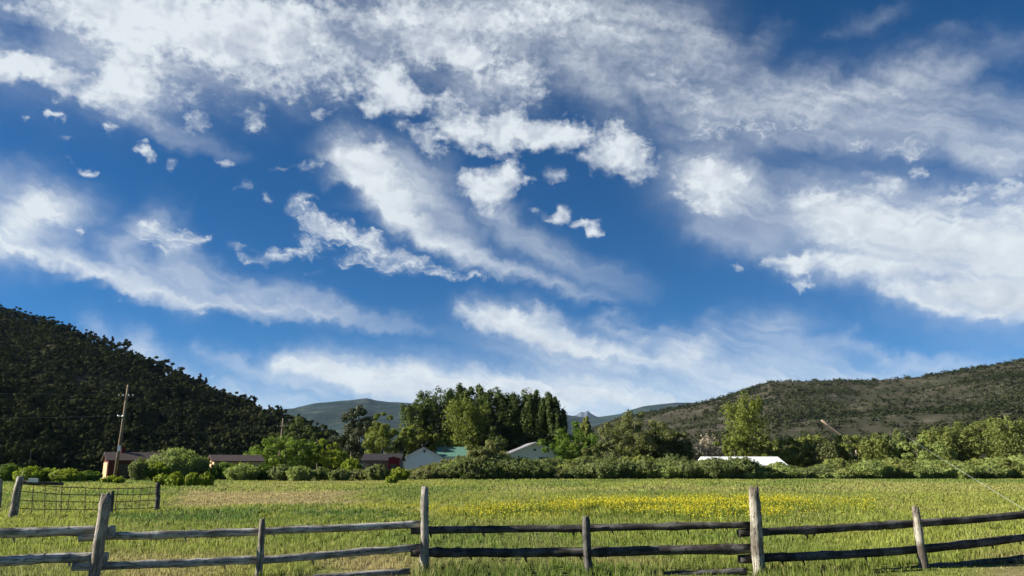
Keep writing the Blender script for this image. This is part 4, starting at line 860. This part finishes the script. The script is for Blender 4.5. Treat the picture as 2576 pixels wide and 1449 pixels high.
# ------------------------------------------------------------------ slanting log with its mast
M['peeled_log'] = wood_mat('peeled_log', (.44, .33, .24), (.2, .14, .1), (.52, .42, .32))
hd = tag(empty('hay_derrick', (float(W(2160, 1172, 121).x), 121, 0)), 'long peeled log slanting up to the left out of the cottonwoods', 'derrick')
a, b = np.array(W(2066, 1057, 121)), np.array(W(2066 + 190, 1057 + 190 * .715, 121)); a, b = a - np.array(hd.location), b - np.array(hd.location)
stick('boom', [tube(wobble(b, a, 12, .03, rs(4)), np.linspace(.26, .15, 12), 10, 4, .03)], M['peeled_log'], hd)
mz = float(np.interp(0, [a[0], b[0]], [a[2], b[2]]))
stick('mast', [tube(np.array([[0, .3, -.4], [0, .3, mz * .5], [0, .3, mz + .25]]), [.2, .18, .15], 10, 6, .03)], M['peeled_log'], hd)

# ------------------------------------------------------------------ houses
def siding(name, c, rows=6.0, var=.12):
    m, g, b = new_mat(name, .7, .25); tc = g.n('ShaderNodeTexCoord').outputs['Object']; x, y, z = g.sep(tc)
    f = g.m('FRACT', g.m('MULTIPLY', z, rows)); n = g.noise(tc, 2.0, 5, .6)
    b.inputs['Base Color'].default_value = c4(c); g.put(b.inputs['Base Color'], g.mix(n, c4([v * (1 - var) for v in c]), c4([min(1, v * (1 + var)) for v in c]))); bump(g, b, f, .6, .03); return m
def roofing(name, c, seam=0.0, rough=.6, metal=0.0, var=.15):
    m, g, b = new_mat(name, rough, .3); tc = g.n('ShaderNodeTexCoord').outputs['Object']; x, y, z = g.sep(tc); n = g.noise(tc, 1.6, 6, .65)
    g.put(b.inputs['Base Color'], g.mix(n, c4([v * (1 - var) for v in c]), c4([min(1, v * (1 + var)) for v in c])))
    h = g.rng(g.m('ABSOLUTE', g.m('SUBTRACT', g.m('FRACT', g.m('MULTIPLY', y, seam)), .5)), .42, .5) if seam else g.noise(tc, 14.0, 3, .6); bump(g, b, h, .6, .03); b.inputs['Metallic'].default_value = metal; return m
M['glass'] = plain_mat('dark_glass', (.02, .025, .03), .1, .1, 3, 0, .6)
M['white_trim'] = plain_mat('white_trim', (.72, .72, .72), .5, .05)
def house(name, X, d, wd, ln, eave, ridge, yaw, wall, roof, label, over=.35, cat='house', hip=0, front=(), right=(), chimney=None, vent=None, fascia='white_trim', th=.12, gable_roof=True):
    """gable faces local -y, ridge runs along y; openings as (x centre, z0, z1, width, kind)"""
    e = tag(empty(name, (float(W(X, 1172, d).x), d, 0), yaw), label, cat); h = wd / 2
    stick('wall', [prism([(-h, -.3), (h, -.3), (h, eave), (0, ridge - .06), (-h, eave)], 0, ln)], wall, e, smooth=False)
    k = (ridge - eave) / h; xo = h + over; zo = eave - k * over; parts = []
    for s in (-1, 1):
        o = [(s * xo, zo), (0, ridge), (0, ridge + th), (s * xo, zo + th)]; parts.append(prism(o if s < 0 else o[::-1], -over, ln + over))
    rf = stick('roof', parts, roof, e, smooth=False)
    if fascia:
        fp = []
        for s in (-1, 1):
            o = [(s * (xo + .01), zo - .06), (0, ridge - .06), (0, ridge + .015), (s * (xo + .01), zo + .015)]; fp.append(prism(o if s < 0 else o[::-1], -over - .05, -over - .004))
        stick('fascia', fp, M[fascia], rf, smooth=False)
    for side, items in (('front', front), ('right', right)):
        for (c, z0, z1, w, kind) in items:
            def rect(m_, p0, p1):
                if side == 'front': return box(c - w / 2 - m_, c + w / 2 + m_, -p1, -p0, z0 - m_, z1 + m_)
                return box(h + p0, h + p1, c - w / 2 - m_, c + w / 2 + m_, z0 - m_, z1 + m_)
            if kind == 'window':
                f = stick('window', [rect(.07, .002, .05)], M['white_trim'], e, smooth=False); stick('pane', [rect(0, .05, .065)], M['glass'], f, smooth=False)
            elif kind == 'vent': stick('gable_vent', [rect(0, .002, .04)], M['dark_board'], e, smooth=False)
            else: stick('door_or_lit_panel', [rect(0, .002, .06)], M[kind], e, smooth=False)
    if chimney:
        cx, cy, cz, r, cm = chimney; stick('chimney', [box(cx - r, cx + r, cy - r, cy + r, ridge - .8, cz), box(cx - r * 1.2, cx + r * 1.2, cy - r * 1.2, cy + r * 1.2, cz, cz + .1)], M[cm], rf, smooth=False)
    return e
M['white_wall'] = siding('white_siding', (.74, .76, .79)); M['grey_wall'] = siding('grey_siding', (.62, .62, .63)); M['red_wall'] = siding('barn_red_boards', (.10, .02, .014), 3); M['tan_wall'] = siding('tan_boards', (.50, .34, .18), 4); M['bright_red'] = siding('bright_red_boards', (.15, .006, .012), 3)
M['grey_shed'] = siding('grey_boards', (.10, .095, .09), 4); M['brown_wall'] = siding('brown_logs', (.26, .18, .11), 3)
M['grey_roof'] = roofing('grey_shingle', (.24, .23, .24)); M['green_roof'] = roofing('green_metal_roof', (.11, .22, .17), 2.2, .4); M['brown_roof'] = roofing('brown_shingle', (.075, .052, .042)); M['dark_roof'] = roofing('dark_roof', (.035, .03, .03)); M['white_roof'] = roofing('white_metal_roof', (.84, .84, .82), 1.5, .4)
M['dark_stack'] = plain_mat('dark_stack', (.03, .05, .045), .7)
hz = lambda Y, d: W(1288, Y, d).z
house('white_house', 1065, 112, 5.35, 8, hz(1151, 112), hz(1126, 112), R(7), M['white_wall'], M['grey_roof'], 'white house with its plain gable end facing the meadow', front=((.1, .9, 1.5, 1.05, 'window'), (.1, hz(1138, 112), hz(1132, 112), .3, 'vent')))
house('grey_house', 1349, 115, 8.2, 9, hz(1143, 115), hz(1113.5, 115), R(7), M['grey_wall'], M['grey_roof'], 'wide pale grey gabled house right of the olive bush', front=((-.2, hz(1134, 115), hz(1129, 115), .4, 'vent'), (.9, 1.9, 2.75, 1.1, 'window'), (-1.9, 1.9, 2.75, .9, 'window')), over=.5)
house('green_roofed_house', 1173, 121, 7, 4.6, hz(1149, 121), hz(1125, 121), R(90), M['white_wall'], M['green_roof'], 'house with a green metal roof behind the white gable', chimney=None, over=.2, fascia=None)
e = [o for o in C.objects if o.name == 'green_roofed_house'][0]; e.location.y += 3.5
rf = [o for o in e.children if o.name.startswith('roof')][0]
stick('chimney', [box(-2.2, -1.9, 3.35, 3.65, hz(1150, 121), hz(1126, 121) + .05)], M['dark_stack'], rf, smooth=False)
house('red_house', 266, 90, 4.4, 6.6, 2.15, 2.95, R(-57), M['red_wall'], M['brown_roof'], 'low dark red house with a brown roof and one sunlit end wall', front=((0, -.2, 1.9, 3.6, 'tan_wall'),), right=((1.6, 0, 1.7, .9, 'dark_board'), (3.2, .9, 1.6, .9, 'window'), (4.6, .9, 1.6, .8, 'window')), over=.3, fascia=None, chimney=(0, 1.6, 3.5, .22, 'red_wall'))  # tan panel on the end wall carries its sunlit tone as colour
house('brown_cabin', 532, 98, 4.2, 5.6, hz(1160, 98), hz(1146.5, 98), R(-62), M['tan_wall'], M['brown_roof'], 'small brown roofed cabin showing above the green bushes', right=((1.2, .9, 1.7, .9, 'window'), (3.4, .9, 1.7, .9, 'window')), fascia=None)
house('dark_shed', 1003, 102, 4, 4.6, hz(1158, 102), hz(1143, 102), R(90), M['grey_shed'], M['dark_roof'], 'low dark roofed shed beside the dark fir', fascia=None, cat='shed', over=.3)
e = [o for o in C.objects if o.name == 'dark_shed'][0]; e.location.y += 2
house('red_shed', 990, 99, 1.3, 2.4, hz(1153, 99), hz(1149.5, 99), R(4), M['bright_red'], M['dark_roof'], 'narrow crimson red shed between the dark roofed shed and the white house', fascia=None, cat='shed', over=.12, th=.06, front=((.0, 0, 1.7, .8, 'dark_board'),))
house('white_roofed_building', 1952, 103, 7.0, 9.4, hz(1171, 103), hz(1151, 103), R(90), M['white_wall'], M['white_roof'], 'long low building whose white roof shows above the hedge', fascia=None, over=.3, cat='building')

# ------------------------------------------------------------------ air
def haze():
    V, F, _ = box(-2600, 5200, -60, 7600, -3, 490)
    m = bpy.data.materials.new('air'); m.use_nodes = True; nt = m.node_tree; nt.nodes.clear(); g = NT(nt)
    v = g.n('ShaderNodeVolumePrincipled'); v.inputs['Color'].default_value = (.55, .75, 1, 1); v.inputs['Density'].default_value = HAZE; v.inputs['Anisotropy'].default_value = 0
    o = g.n('ShaderNodeOutputMaterial'); nt.links.new(v.outputs[0], o.inputs['Volume'])
    tag(mesh_np('haze', V, F, m), 'faint blue air over the valley', 'haze', kind='stuff')
HAZE = 2.6e-5
haze()
